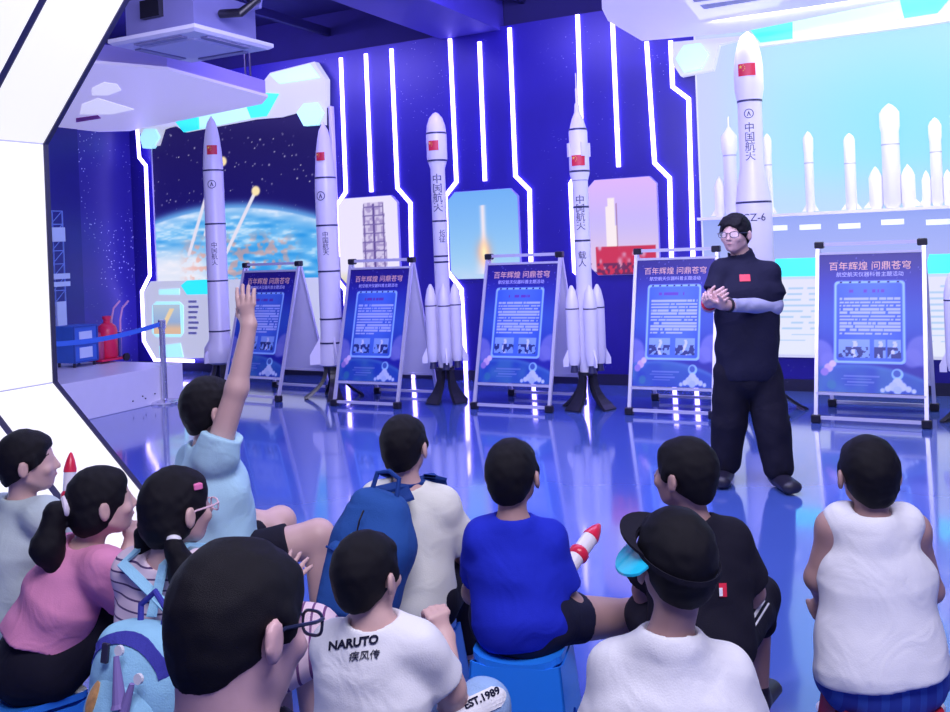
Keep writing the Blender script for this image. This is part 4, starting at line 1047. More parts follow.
# ---------------------------------------------------------------- corner platform and what stands on it
pa = F(92, 419); pb = F(184, 398); d = (pb-pa).normalized(); nrm = Vector((d.y, -d.x, 0)); hP = .40
pa0 = pa-d*2.2; dep = 2.2
b = MB().box((pa0+pb)/2-nrm*(dep/2)+UP*hP/2, (pb-pa0).length/2, dep/2, hP/2, (d, nrm, UP), .006)
root = b.build('platform', M_WHITE, None, ((pa0+pb)/2-nrm*(dep/2))); tag(root, 'low white display platform in the left corner under the blue barrier belt', 'platform')
for k in range(4):
    q = pa+d*(.55+.09*k+.05*(k % 2))+nrm*.002+UP*(.09+.03*(k % 2)); MB().cyl(q, q+nrm*.006, .008, n=10).build('screw', M_DARK, root)
def on_pl(u, v): return F(u, v, hP)
M_BLUEM = mat('blue_cabinet', (.05, .16, .62), .4, noise=.1, nscale=9); M_PINKR = mat('red_tank', (.85, .02, .10), .35, noise=.06, nscale=9); M_BLT = mat('pale_blue_model', (.22, .34, .80), .45); M_LABEL = mat('label_pale', (.62, .74, .95), .5)
cb = on_pl(77, 366); AXC = (d, nrm, UP)
root = empty('cabinet', cb, 'small blue equipment cabinet with two pale labels on the white platform', 'cabinet')
MB().box(cb+UP*.26-nrm*.0, .17, .15, .21, AXC, .01).build('body', M_BLUEM, root)
for sx in (-1, 1):
    for sy in (-1, 1): MB().cyl(cb+d*(sx*.14)+nrm*(sy*.12), cb+d*(sx*.14)+nrm*(sy*.12)+UP*.06, .016, n=10).build('foot', M_DARK, root)
for z in (.16, .34): MB().box(cb+UP*z+nrm*.153, .09, .004, .06, AXC).build('label_plate', M_LABEL, root)
fr = MB()
for sx in (-1, 1): fr.bar(cb+d*(sx*.165)+nrm*.156+UP*.06, cb+d*(sx*.165)+nrm*.156+UP*.46, .02, .012)
for z in (.06, .25, .46): fr.bar(cb-d*.165+nrm*.156+UP*z, cb+d*.165+nrm*.156+UP*z, .02, .012, UP)
fr.build('front_frame', mat('cabinet_frame', (.03, .09, .42), .4), root)
tw = on_pl(74, 357)-nrm*.30
root = empty('launch_tower_model', tw, 'tall pale blue lattice launch tower model behind the blue cabinet', 'tower model')
lat = MB(); hw = .09; Ht = 1.85
for sx in (-1, 1):
    for sy in (-1, 1): lat.bar(tw+d*sx*hw+nrm*sy*hw, tw+d*sx*hw+nrm*sy*hw+UP*Ht, .014, .014)
for k in range(11):
    z0 = k*Ht/11; z1 = (k+1)*Ht/11
    for sy in (-1, 1):
        lat.bar(tw-d*hw+nrm*sy*hw+UP*z1, tw+d*hw+nrm*sy*hw+UP*z1, .01, .01, UP); lat.bar(tw-d*hw+nrm*sy*hw+UP*z0, tw+d*hw+nrm*sy*hw+UP*z1, .008, .008)
        lat.bar(tw+d*sy*hw-nrm*hw+UP*z1, tw+d*sy*hw+nrm*hw+UP*z1, .01, .01, UP)
lat.build('lattice', M_BLT, root)
for z, a, hh in ((1.55, .10, .09), (1.02, .15, .035), (.92, .15, .03), (.50, .07, .20)):
    MB().box(tw+UP*z+nrm*.10, a, .02, hh, AXC).build('deck', M_LABEL, root)
ex = on_pl(107, 362); root = empty('gas_tank_trolley', ex, 'bright red tank with side bottle on a handled trolley beside the cabinet', 'tank trolley')
MB().box(ex+UP*.035, .19, .13, .012, AXC, .004).build('base_plate', M_PINKR, root)
MB().lathe([(.10, .05), (.115, .07), (.115, .37), (.10, .42), (.06, .455), (.04, .46), (.04, .50), (.05, .505), (.05, .54), (.001, .545)], ex+d*.02, UP, 24).build('tank', M_PINKR, root, smooth=True)
MB().lathe([(.05, .05), (.055, .06), (.055, .27), (.03, .31), (.02, .36), (.001, .365)], ex-d*.135+nrm*.03, UP, 18).build('bottle', mat('bottle_maroon', (.45, .05, .16), .4), root, smooth=True)
for sy in (-1, 1): MB().tube([ex+d*.15+nrm*(sy*.07)+UP*.05, ex+d*.16+nrm*(sy*.07)+UP*.48, ex+d*.20+nrm*(sy*.07)+UP*.62, ex+d*.30+nrm*(sy*.07)+UP*.70], .012, 8).build('handle', mat('handle_pink', (.75, .35, .55), .4), root, smooth=True)
for sy in (-1, 1): MB().cyl(ex+d*.16+nrm*(sy*.13)+UP*.045, ex+d*.16+nrm*(sy*.16)+UP*.045, .045, n=18).build('wheel', M_BLACK, root)
MB().cyl(ex+d*.15+nrm*.06+UP*.05, ex+d*.15+nrm*.06+UP*.34, .022, n=12).build('hose_reel', mat('reel_blue', (.08, .08, .35), .4), root)

# ---------------------------------------------------------------- barrier post and belt
bpz = F(165, 403); bpz.z = 0; root = empty('barrier_post', bpz, 'shiny steel barrier post with blue belt at the platform corner', 'barrier post')
MB().lathe([(.18, 0), (.18, .012), (.16, .03), (.05, .045), (.04, .05)], bpz, UP, 32).build('base', M_STEEL, root, smooth=True)
MB().cyl(bpz+UP*.04, bpz+UP*.86, .032, n=20).build('pole', M_STEEL, root, smooth=True)
MB().lathe([(.04, 0), (.042, .02), (.042, .09), (.03, .10)], bpz+UP*.82, UP, 20).build('head', M_STEEL, root, smooth=True)
far = P(40, 345, (bpz.y-1.3)); R_ = []; dd = (far-bpz); dd.z = 0; sdv = Vector((-dd.y, dd.x, 0)).normalized()*.002
for i in range(13):
    f = i/12; q = bpz+(far-bpz)*f; zc = (.875)*(1-f)+far.z*f-.05*math.sin(math.pi*f)
    q = Vector((q.x, q.y, zc)); R_.append([q-sdv-UP*.025, q+sdv-UP*.025, q+sdv+UP*.025, q-sdv+UP*.025])
MB().loft(R_).build('belt', mat('belt_blue', (.05, .18, .70), .55), root)
# ---------------------------------------------------------------- people
def skinm(n, c): return mat(n, c, .5, noise=.05, nscale=25, bump=.02, bscale=300)
S1 = skinm('skin_fair', (.60, .38, .36)); S2 = skinm('skin_tan', (.42, .25, .24)); S3 = skinm('skin_pink', (.62, .38, .40))
HB = mat('hair_black', (.0045, .0035, .0075), .6, noise=.4, nscale=90, bump=.35, bscale=900, spec=.22)
def cloth(n, c, bump=.12): return mat(n, c, .85, noise=.05, nscale=14, bump=bump, bscale=260, spec=.25, fold=.28)
C_WHITE = cloth('cotton_white', (.80, .79, .84)); C_CREAM = cloth('cotton_cream', (.74, .73, .66)); C_BLUE = cloth('cotton_royal_blue', (.012, .025, .50)); C_NAVY = cloth('cotton_navy', (.010, .010, .035))
C_BLACK = cloth('cotton_black', (.008, .007, .018)); C_PINK = cloth('cotton_pink', (.72, .27, .46)); C_AQUA = cloth('cotton_aqua', (.42, .66, .80)); C_SAGE = cloth('cotton_sage', (.50, .58, .60)); C_JEAN = cloth('denim_light', (.30, .45, .72), .3)
C_SHORTB = stripe_mat('checked_blue_cloth', (.02, .05, .36), (.03, .09, .46), 19, .4, 0); C_STR = stripe_mat('striped_cotton', (.78, .62, .72), (.10, .05, .16), 38, .17, 2); C_STR2 = stripe_mat('striped_skirt_cotton', (.78, .58, .66), (.16, .05, .18), 34, .22, 0, slope=(0, 0))
SHOE = mat('shoe_dark', (.015, .013, .03), .45); SHOEW = mat('shoe_white', (.75, .73, .8), .45)
def Q(z0): return lambda u, v, d=0.0: P(u, v, z0+d)
def stool(pelvis, bf, m, label, drop=.095, w=.15, hgt=None, name='stool'):
    """moulded plastic stool: saddle seat and four slanted leg panels with arched openings"""
    bf = Vector(bf).normalized(); sd = bf.cross(UP).normalized(); p = Vector(pelvis); top = p.z-drop if hgt is None else hgt
    base = Vector((p.x, p.y, 0)); root = empty('plastic_stool', base, label, 'stool', 'plastic stools under the children')
    n = 12; G = lambda x, y, z: base+sd*x+bf*y+UP*z; V = []; Fc = []
    for k in (0, 1):
        for j in range(n+1):
            for i in range(n+1):
                x = -1+2*i/n; y = -1+2*j/n; r = (abs(x)**6+abs(y)**6)**(1/6); q = 1/max(1, r*1.0) if r > 0 else 1
                V.append(G(x*w*q, y*w*.85*q, top-k*.02+.022*x*x-.006))
    N_ = (n+1)**2
    for j in range(n):
        for i in range(n):
            a = j*(n+1)+i; Fc += [(a, a+1, a+n+2, a+n+1), (N_+a, N_+a+n+1, N_+a+n+2, N_+a+1)]
    rim = [i for i in range(n+1)]+[(j+1)*(n+1)-1 for j in range(1, n+1)]+[n*(n+1)+i for i in range(n-1, -1, -1)]+[j*(n+1) for j in range(n-1, 0, -1)]
    for a, b in zip(rim, rim[1:]+rim[:1]): Fc.append((b, a, N_+a, N_+b))
    mk('seat', V, Fc, m, root, smooth=False)
    wb = w*1.28; zt = top-.012
    for k in range(4):
        ux, uy = ((sd, bf), (bf, -sd), (-sd, -bf), (-bf, sd))[k]; ht, hb = (w, wb) if k % 2 == 0 else (w*.85, wb*.85); dt, db = (w*.85, wb*.85) if k % 2 == 0 else (w, wb)
        def pt(x, z): f = 1-z/zt; return base+ux*(x*(ht+(hb-ht)*f))+uy*(-(dt+(db-dt)*f))+UP*z
        outl = [pt(-1, 0), pt(-.62, 0)]+[pt(-.62*math.cos(t*math.pi/8), zt*.62*math.sin(t*math.pi/8)**.8) for t in range(1, 8)]+[pt(.62, 0), pt(1, 0), pt(1, zt+.012), pt(.5, zt), pt(0, zt-.006), pt(-.5, zt), pt(-1, zt+.012)]
        # split into left leg, arch and right leg so the panel stays clean
        th = uy*.006; m_ = MB(); L = outl[:10]; 
        arch = [outl[1]]+outl[2:9]+[outl[9]]; top_e = [pt(-.62+1.24*i/8, zt-.004) for i in range(9)]
        for i in range(8): m_.prism([arch[i], arch[i+1], top_e[i+1], top_e[i]], th)
        for s_ in (-1, 1): m_.prism([pt(s_*.62, 0), pt(s_*1, 0), pt(s_*1, zt+.008), pt(s_*.62, zt-.004)], th)
        m_.build('leg_panel', m, root)
    return root
PL_BLUE = mat('plastic_blue', (.02, .22, .86), .28, noise=.04, nscale=8); PL_SKY = mat('plastic_sky', (.03, .22, .80), .28, noise=.04, nscale=8); PL_RED = mat('plastic_red', (.55, .02, .05), .3); PL_YEL = mat('plastic_yellow', (.75, .50, .06), .35)

def fringe(c, B, H):
    r, f, u = B; L = lambda x, y, z: c+(r*x+f*y+u*z)*H; o = []
    for k, x in enumerate((-.30, -.22, -.13, -.04, .05, .14, .23, .30)):
        yy = .40-.9*x*x
        o.append(('u', .012*H*5, rc(L(x*.8-.03, yy-.16, .42), L(x+.03, yy-.02, .28-.035*((k*7) % 3)), .045*H, .022*H)))
    return o
# ---- boy in royal blue, centre
p = Q(2.8); bf = yaw(14)
J = seat_joints(dict(head=p(513, 474), neck=p(513, 518, -.02), chest=p(514, 566, -.01), pelvis=p(521, 617, -.04), shL=p(484, 539), shR=p(548, 541),
     elR=p(565, 603, .02), haR=p(552, 592, .23), elL=p(474, 592, .10), haL=p(520, 596, .25), knR=p(630, 617, .24), anR=p(648, 676, .16)), bf)
person('boy in a royal blue T-shirt seated on a bright blue stool', J, skin=S2, H=.2, face=yaw(24, 5), hairm=HB, shirt=C_BLUE, sleeve=.72, shorts=C_NAVY, short_len=.36, shoes=SHOEW, tw=(.122, .09, .108, .082), loose=.016, handR=dict(curl=.9), neck_open=.05, sl_r=.056, hem_open=(p(519, 644), Vector((0, -.2, -1))), arm_r=(.042, .036, .034, .025))
stool(J['pelvis'], bf, PL_BLUE, 'bright blue plastic stool under the boy in royal blue', .085, .130)
# ---- boy with the blue backpack
p = Q(3.2); bf = yaw(24)
J = seat_joints(dict(head=p(405, 446), neck=p(408, 484, -.01), chest=p(408, 530), pelvis=p(412, 598, -.05), shL=p(378, 503, .02), shR=p(440, 506, -.01),
     elR=p(467, 552, .07), haR=p(446, 556, .30), knR=p(462, 562, .26), knL=p(428, 560, .34)), bf)
person('boy in a cream shirt wearing a blue backpack', J, skin=S1, H=.2, face=yaw(22, 2), hairm=HB, shirt=C_CREAM, sleeve=.80, shorts=C_BLACK, short_len=1.75, shoes=SHOE, loose=.022, tw=(.118, .09, .122, .085), sl_r=.062, handR=dict(curl=.8))
JB = J; stool(J['pelvis'], bf, PL_SKY, 'blue stool under the boy wearing the blue backpack', .10, .125)
# ---- boy with the printed white T-shirt
p = Q(2.2); bf = yaw(38)
J = seat_joints(dict(head=p(368, 574), neck=p(374, 618, -.02), chest=p(372, 682, -.01), pelvis=p(368, 772, -.05), shL=p(338, 648, .05), shR=p(418, 650, -.03),
     elR=p(450, 690, .02), haR=p(445, 640, .12), hipR=p(402, 762, .0), knR=p(486, 706, .08), knL=p(420, 735, .35)), bf)
bN, sN, JN, BN = person('boy in a white T-shirt lettered in black across the upper back', J, skin=S1, H=.19, face=yaw(34, 2), hairm=HB, shirt=C_WHITE, sleeve=.74, shorts=C_JEAN, short_len=1.7, shoes=SHOEW, loose=.018, tw=(.115, .09, .115, .08), sl_r=.056,
       handR=dict(d=UP+Vector((-.25, .2, 0)), n=Vector((-.5, .8, 0)), t=Vector((-1, -.5, 0)), curl=.85, s=.13), short_r=(.085, .060), h=.0055)
stool(J['pelvis'], bf, PL_YEL, 'yellow stool under the boy in the lettered white shirt', .10, .125)
r_ = Vector((1, .12, 0)).normalized()
ct = p(353, 643, -.1); eye_text('lettering', 'NARUTO', .0265, ct, (r_*.99+UP*.06).normalized(), UP, sN, C_NAVY, .003, .0011, .12)
eye_text('lettering', '疾风传', .023, p(364, 656, -.1), r_, UP, sN, C_NAVY, .003, 0, .15)
trs = [o for o in bN.children if o.name.startswith('trousers')][0]
pts, Fc = grid_patch(p(480, 704, .0), (Vector((1, 0, .42))).normalized(), Vector((-.42, 0, 1)).normalized(), .066, .026, 14, 6, lambda x, y: (x*math.sqrt(max(.05, 1-y*y*.6)), y))
pa_ = drape_eye('leg_patch', pts, Fc, trs, C_WHITE, .003, trs)
eye_text('leg_lettering', 'EST.1989', .024, p(482, 698, .0), Vector((1, 0, .42)).normalized(), Vector((-.42, 0, 1)).normalized(), trs, C_NAVY, .0055, .0008, 0, trs)
# ---- boy with visor, white T-shirt in front
p = Q(1.9); bf = yaw(-6)
J = seat_joints(dict(head=p(675, 560), neck=p(670, 634, -.02), chest=p(672, 712, -.01), pelvis=p(672, 860, -.05), shL=p(622, 676, .02), shR=p(722, 678, .02), elL=p(603, 752, .05), elR=p(746, 752, .05)), bf)
def visor_hair(c, B, H): return []
bV, sV, JV, BV = person('boy in a plain white T-shirt wearing a black visor, front centre', J, skin=S2, H=.2, face=yaw(-14, 2), hairm=HB, shirt=C_WHITE, sleeve=.75, shorts=C_NAVY, short_len=.85, shoes=SHOE, loose=.02, tw=(.12, .09, .125, .085), sl_r=.065, neck_open=.056)
stool(J['pelvis'], bf, PL_BLUE, 'blue stool under the boy wearing the black visor', .10, .125)
# visor: strap round the head, black brim pushed up to the left, cyan shade
r, f, u = BV; c = JV['head']; H = .2; L = lambda x, y, z: c+(r*x+f*y+u*z)*H
tilt = lambda y: .04-.34*(-y)*.0
ring = []
for i in range(36):
    a = 2*math.pi*i/36; x, y = .392*math.sin(a), -.065+.47*math.cos(a); z = .10+.28*y+.10*x*-1
    ring.append((x, y, z))
R_ = []
for x, y, z in ring+ring[:1]:
    R_.append([L(x*1.0, y+(.0), z-.026), L(x*1.03, (y+.065)*1.03-.065, z-.026), L(x*1.03, (y+.065)*1.03-.065, z+.026), L(x, y, z+.026)])
root = empty('visor_cap', L(0, 0, .1), 'black strapped visor with a cyan shade on the boy in front', 'visor')
MB().loft(R_, cap=False).build('strap', C_BLACK, root)
def brim(name, m, a0, a1, r0, r1, z0, z1, th):
    V = []; n = 14
    for i in range(n+1):
        a = a0+(a1-a0)*i/n; e = math.sin(math.pi*i/n)**.6
        x, y = math.sin(a), math.cos(a); zc = .10+.28*(-.065+.47*y)-.10*.39*x
        rr = 1+(r1-1)*e
        V.append((L(.40*x, -.065+.48*y, zc+z0), L(.40*x*rr, -.065+.48*y*rr, zc+z0+(z1-z0)*e)))
    b = MB(); R2 = [[q[0], q[1], q[1]+u*th, q[0]+u*th] for q in V]; b.loft(R2)
    return b.build(name, m, root, smooth=True)
brim('brim', C_BLACK, math.radians(-100), math.radians(20), 1, 1.40, .02, .10, .006)
brim('shade', mat('cyan_shade', (.02, .55, .80), .15), math.radians(-108), math.radians(-30), 1, 1.5, -.04, -.24, .005)
# ---- boy in black T-shirt
p = Q(2.75); bf = yaw(-4)
J = seat_joints(dict(head=p(684, 474), neck=p(692, 514, -.01), chest=p(698, 572), pelvis=p(702, 640, -.05), shL=p(664, 540, .02), shR=p(728, 540, -.0), elR=p(752, 592, .05), haR=p(742, 600, .22), elL=p(645, 590, .10),
     knR=p(756, 598, .24), anR=p(758, 694, .22), knL=p(650, 614, .12), anL=p(652, 700, .12)), bf)
bK, sK, JK, BK = person('boy in black T-shirt and striped black shorts, seated behind the visor boy', J, skin=S2, H=.205, face=yaw(-48, 4), hairm=HB, shirt=C_BLACK, sleeve=.78, shorts=C_BLACK, short_len=1.22, shoes=SHOE, loose=.02, tw=(.118, .09, .122, .085), sl_r=.066, short_r=(.09, .072))
stool(J['pelvis'], bf, PL_SKY, 'blue stool under the boy in the black T-shirt', .10, .125)
shk = [o for o in bK.children if o.name.startswith('shorts') or o.name.startswith('trousers')][0]
def eye_ribbon(name, px, dep, w_, target, m):
    pts = []; Fc = []
    for i, (u, v) in enumerate(px):
        a_ = Vector(px[max(i-1, 0)]); b_ = Vector(px[min(i+1, len(px)-1)]); t_ = (b_-a_).normalized()
        pts += [p(u-t_.y*w_, v+t_.x*w_, dep), p(u+t_.y*w_, v-t_.x*w_, dep)]
    for i in range(len(px)-1): Fc.append((2*i, 2*i+1, 2*i+3, 2*i+2))
    return drape_eye(name, pts, Fc, target, m, .003, target)
def lerp_px(a, b, n): return [(a[0]+(b[0]-a[0])*i/n, a[1]+(b[1]-a[1])*i/n) for i in range(n+1)]
eye_ribbon('side_stripe', lerp_px((742, 636), (764, 600), 10), .2, 1.6, shk, C_WHITE)
eye_ribbon('side_stripe', lerp_px((748, 637), (769, 603), 10), .2, 1.0, shk, C_WHITE)
pts, Fc = grid_patch(p(723, 590), Vector((1, 0, 0)), UP, .011, .020, 4, 6); drape_eye('shirt_print', pts, Fc, sK, M_RED, .003, sK)
pts, Fc = grid_patch(p(721, 592), Vector((1, 0, 0)), UP, .005, .012, 3, 4); drape_eye('shirt_print', pts, Fc, sK, C_WHITE, .006, sK)
# ---- boy in the sleeveless shirt on the right
p = Q(2.65); bf = yaw(-3)
J = seat_joints(dict(head=p(868, 474), neck=p(872, 512, -.02), chest=p(876, 575), pelvis=p(882, 668, -.04), shL=p(834, 528, .03), shR=p(912, 530, .03), elL=p(818, 578, .06), haL=p(824, 600, .16), elR=p(930, 590, .10),
     knL=p(838, 676, .30), knR=p(930, 676, .30)), bf)
person('boy in a white sleeveless shirt and blue shorts at the right', J, skin=S2, H=.205, face=yaw(1, 4), hairm=HB, shirt=C_WHITE, sleeve=-1, shorts=C_SHORTB, short_len=.7, shoes=SHOEW, loose=.022, wr=.0025, tw=(.15, .105, .125, .085), hem_open=(P(882, 672, 2.6), Vector((.12, 0, -1))),
       handL=dict(d=Vector((-.35, .5, -.55)), n=Vector((.7, .5, -.3)), curl=1.1, s=.13), neck_open=.05, short_r=(.105, .085), h=.0055)
stool(J['pelvis'], bf, PL_RED, 'red stool under the boy in the sleeveless shirt', .10, .13)
# ---- adult in front
p = Q(1.2)
J = seat_joints(dict(head=p(242, 626), neck=p(226, 715, -.03), chest=p(210, 850, -.02), pelvis=p(205, 1080, -.05), shL=p(110, 790, .06), shR=p(335, 800, -.02)), yaw(30), 1.25, knee=.33)
J['pelvis'].z = max(J['pelvis'].z, .50)
bA, sA, JA, BA = person('adult with short black hair and dark-rimmed glasses at the front', J, group=None, s=1.2, skin=S3, H=.20, face=yaw(43, -12), hup=(0.05, .25, 1), hairm=HB, shirt=C_NAVY, sleeve=.6, shorts=C_BLACK, short_len=1.8, shoes=SHOE, neck_r=.05, neck_open=.062, eyes=True)
stool(J['pelvis'], yaw(30), PL_BLUE, 'stool under the adult at the front', .12, .16)
M_GLASS = mat('lens_glass', (.85, .88, .95), .25, alpha=.10, spec=.2); M_RIM = mat('rim_dark', (.015, .02, .06), .3); M_RIMP = mat('rim_pink', (.75, .5, .6), .3)
def glasses(body, J, B, H, rim, w=.115, hh=.075, k=.011):
    r, f, u = B; c = J['head']; L = lambda x, y, z: c+(r*x+f*y+u*z)*H
    root = empty('glasses', L(0, .44, 0)); root.parent = body; root.location = Vector(root.location)-WL[body]; WL[root] = L(0, .44, 0)
    for s_ in (-1, 1):
        pts = [L(s_*.165+w*math.cos(a)*abs(math.cos(a))**-.35 if abs(math.cos(a)) > 1e-3 else s_*.165, .445-.10*abs(s_*.165+w*math.cos(a))**1, -.005+hh*(math.sin(a) if abs(math.sin(a)) < 1e-3 else math.copysign(abs(math.sin(a))**.65, math.sin(a)))) for a in [2*math.pi*i/24 for i in range(24)]]
        MB().tube(pts+pts[:2], k*H, 6).build('rim', rim, root, smooth=True)
        MB().prism(pts, f*.002).build('lens', M_GLASS, root)
        MB().tube([L(s_*(.165+w), .425, .03), L(s_*.365, .30, .03), L(s_*.385, .05, .02), L(s_*.375, -.06, -.03)], k*1.1*H, 6).build('temple', rim, root, smooth=True)
    MB().tube([L(-.045, .44, .03), L(0, .455, .04), L(.045, .44, .03)], k*H, 6).build('bridge', rim, root, smooth=True)
glasses(bA, JA, BA, .20, M_RIM)
# ---- girl with pigtails
p = Q(2.5); bf = yaw(38)
J = seat_joints(dict(head=p(178, 508), neck=p(168, 556, -.02), chest=p(163, 612, .0), pelvis=p(158, 698, -.05), shL=p(138, 572, .05), shR=p(196, 575, -.04), elR=p(232, 640, .0), haR=p(286, 572, .12), elL=p(140, 640, .12), knR=p(308, 640, .10), knL=p(270, 630, .26)), bf)
J['haR'] = p(282, 590, .10); J['elR'] = p(226, 650, -.02)
def tails(c, B, H):
    r, f, u = B; L = lambda x, y, z: c+(r*x+f*y+u*z)*H; o = []
    for s_ in (-1, 1):
        a = L(s_*.34, -.22, -.24); b = L(s_*.42, -.28, -.36); d_ = L(s_*.50, -.16, -.72); e = L(s_*.44, -.02, -1.12)
        o += [('u', .01, rc(a, b, .05*H, .07*H)), ('u', .02, rc(b, d_, .12*H, .19*H)), ('u', .03, rc(d_, e, .19*H, .05*H))]
    return o
bG, sG, JG, BG = person('girl with two low pigtails and a striped dress', J, skin=S1, H=.205, face=yaw(46, 0), hairm=HB, hair='girl', hair_extra=tails, shirt=C_STR, sleeve=.5, shorts=C_STR2, short_len=1.02, shoes=SHOEW, loose=.016, tw=(.105, .08, .11, .075), girl=True, short_r=(.10, .095),
       handR=dict(d=Vector((.5, .5, .75)), n=Vector((-.3, .9, -.3)), t=Vector((-1, .2, .5)), curl=.18, spread=.22, s=.125), h=.0055)
r, f, u = BG; L = lambda x, y, z: JG['head']+(r*x+f*y+u*z)*.205
for s_ in (-1, 1):
    a = L(s_*.36, -.24, -.25); b = L(s_*.41, -.28, -.31); ax = (b-a).normalized()
    MB().lathe([(.014, 0), (.019, .004), (.019, .014), (.014, .018)], a, ax, 14).build('hair_tie', SHOEW, bG, smooth=True)
hc = MB().box(L(.31, .12, .30), .012, .008, .008, (f, r, u), .002).build('hair_clip', mat('clip_pink', (.85, .2, .45), .4), bG)
glasses(bG, JG, BG, .205, M_RIMP)
stool(J['pelvis'], bf, PL_BLUE, 'blue stool under the girl with pigtails', .10, .125)
# ---- girl in pink
p = Q(2.85); bf = yaw(52)
J = seat_joints(dict(head=p(103, 502), neck=p(88, 545, .0), chest=p(66, 590, .0), pelvis=p(36, 658, -.02), shL=p(72, 556, .14), shR=p(106, 570, -.08), elR=p(140, 612, .04), haR=p(129, 552, .06), elL=p(120, 608, .22), haL=p(135, 556, .18),
     knR=p(138, 588, .12), anR=p(150, 700, .14), knL=p(136, 588, .34)), bf)
def ponytail(c, B, H):
    r, f, u = B; L = lambda x, y, z: c+(r*x+f*y+u*z)*H
    a = L(.02, -.46, .06); b = L(.02, -.64, .0); d_ = L(.06, -.80, -.46); e = L(.08, -.66, -1.05)
    return [('u', .01, rc(a, b, .09*H, .13*H)), ('u', .02, rc(b, d_, .15*H, .21*H)), ('u', .03, rc(d_, e, .21*H, .05*H))]
bP, sP, JP, BP = person('girl in a pink T-shirt with a ponytail, leaning on her knee', J, skin=S1, H=.205, face=yaw(62, 4), hairm=HB, hair='girl', hair_extra=ponytail, shirt=C_PINK, sleeve=.62, shorts=C_BLACK, short_len=1.85, shoes=SHOE, loose=.024, tw=(.125, .10, .118, .082), girl=True, sl_r=.068,
       handR=dict(d=Vector((.1, .2, .9)), n=Vector((-.6, .6, .2)), curl=.5, s=.125), wr=.006, hem_open=(P(40, 636, 2.85), Vector((-.35, -.15, -1))), short_r=(.105, .085), h=.0055)
r, f, u = BP; L = lambda x, y, z: JP['head']+(r*x+f*y+u*z)*.205
tor = MB().tube([L(.02, -.50, .05)+(r*math.cos(t)+u*math.sin(t))*.024 for t in [2*math.pi*i/16 for i in range(18)]], .011, 8); tor.build('scrunchie', mat('scrunchie_white', (.78, .70, .80), .7), bP, smooth=True)
stool(J['pelvis'], bf, PL_SKY, 'blue stool under the girl in pink at the lower left', .10, .14)
# ---- boy at the left edge
p = Q(3.2); bf = yaw(50)
J = seat_joints(dict(head=p(29, 462), neck=p(22, 500, .0), chest=p(16, 545, .0), pelvis=p(10, 618, -.03), shL=p(4, 512, .12), shR=p(44, 518, -.06), elR=p(62, 566, .05), haR=p(85, 560, .16)), bf)
bL, sL, JL, BL = person('boy in a pale sage T-shirt in profile at the left edge', J, skin=S1, H=.205, face=yaw(74, 2), hairm=HB, shirt=C_SAGE, sleeve=.75, shorts=C_NAVY, short_len=.8, shoes=SHOE, loose=.02, tw=(.118, .09, .12, .085), sl_r=.064)
stool(J['pelvis'], bf, PL_BLUE, 'blue stool under the boy in sage at the left edge', .10, .125)
# ---- child with the raised hand
p = Q(3.3); bf = yaw(58)
J = seat_joints(dict(head=p(212, 409), neck=p(207, 444, .0), chest=p(213, 488, .0), pelvis=p(222, 556, .0), shL=p(196, 462, .12), shR=p(215, 458, -.09), elR=p(237, 388, -.10), haR=p(249, 326, -.08), elL=p(236, 512, .14), haL=p(262, 520, .16),
     knR=p(318, 536, -.02), anR=p(322, 622, -.08), knL=p(280, 522, .22)), bf)
bH, sH, JH, BH = person('child in an aqua T-shirt raising one arm high', J, skin=S1, s=1.05, H=.215, face=yaw(62, 6), hairm=HB, hair='boy', shirt=C_AQUA, sleeve=.34, shorts=C_BLACK, short_len=.66, shoes=SHOE, loose=.024, tw=(.115, .09, .118, .085), sl_r=.066,
       handR=dict(d=Vector((-.12, .1, 1)), n=Vector((.3, .9, 0)), t=Vector((-.85, .3, 0)), curl=.10, spread=.06, s=.155), h=.0055, wr=.006)
stool(J['pelvis'], bf, PL_SKY, 'blue stool under the child raising an arm', .10, .125)

# ---- the standing man
p = Q(6.0); bf = Vector((-.40, -.92, 0)).normalized()
J = dict(head=p(735, 234, -.02), neck=p(742, 259, .02), chest=p(747, 290, .0), pelvis=p(747, 366, .0), shL=p(768, 274, -.02), shR=p(723, 271, .02), elL=p(774, 306, -.06), haL=p(722, 305, -.30), elR=p(709, 305, -.04), haR=p(709, 303, -.26),
         hipL=p(763, 372, -.0), hipR=p(732, 372, .02), knL=p(772, 425, -.04), knR=p(729, 422, .06), anL=p(779, 474, -.06), anR=p(725, 470, .12))
for k in ('anL', 'anR'): J[k].z = .09
J['toeL'] = J['anL']+Vector((.02, -.2, 0)); J['toeR'] = J['anR']+Vector((-.08, -.18, 0))
C_POLO = cloth('polo_navy', (.010, .010, .032)); C_SLV = cloth('arm_sleeve_grey', (.36, .37, .52))
bM, sM, JM, BM_ = person('man in a navy polo shirt and black trousers, standing and speaking', J, group=None, s=1.5, skin=S1, H=.236, face=Vector((-.62, -.78, -.02)), hairm=HB, hair_extra=fringe, shirt=C_POLO, sleeve=.62, sl_r=.047, hthick=.055, shorts=C_BLACK, short_len=1.86, shoes=SHOE, loose=.012, tw=(.106, .082, .124, .080), neck_r=.040, arm_r=(.034, .029, .029, .021),
       leg_r=(.066, .050, .045, .03), short_r=(.078, .074), collar=.006, neck_open=.05, handL=dict(d=Vector((-.8, -.35, .15)), n=Vector((-.1, .5, .85)), t=Vector((-.2, -.9, .3)), curl=.5, s=.18), handR=dict(d=Vector((.35, -.6, .3)), n=Vector((.6, .3, -.5)), t=Vector((-.2, -.3, .9)), curl=.55, s=.18), hem=-.06, h=.006, wr=.004)
glasses(bM, JM, BM_, .236, M_RIM)
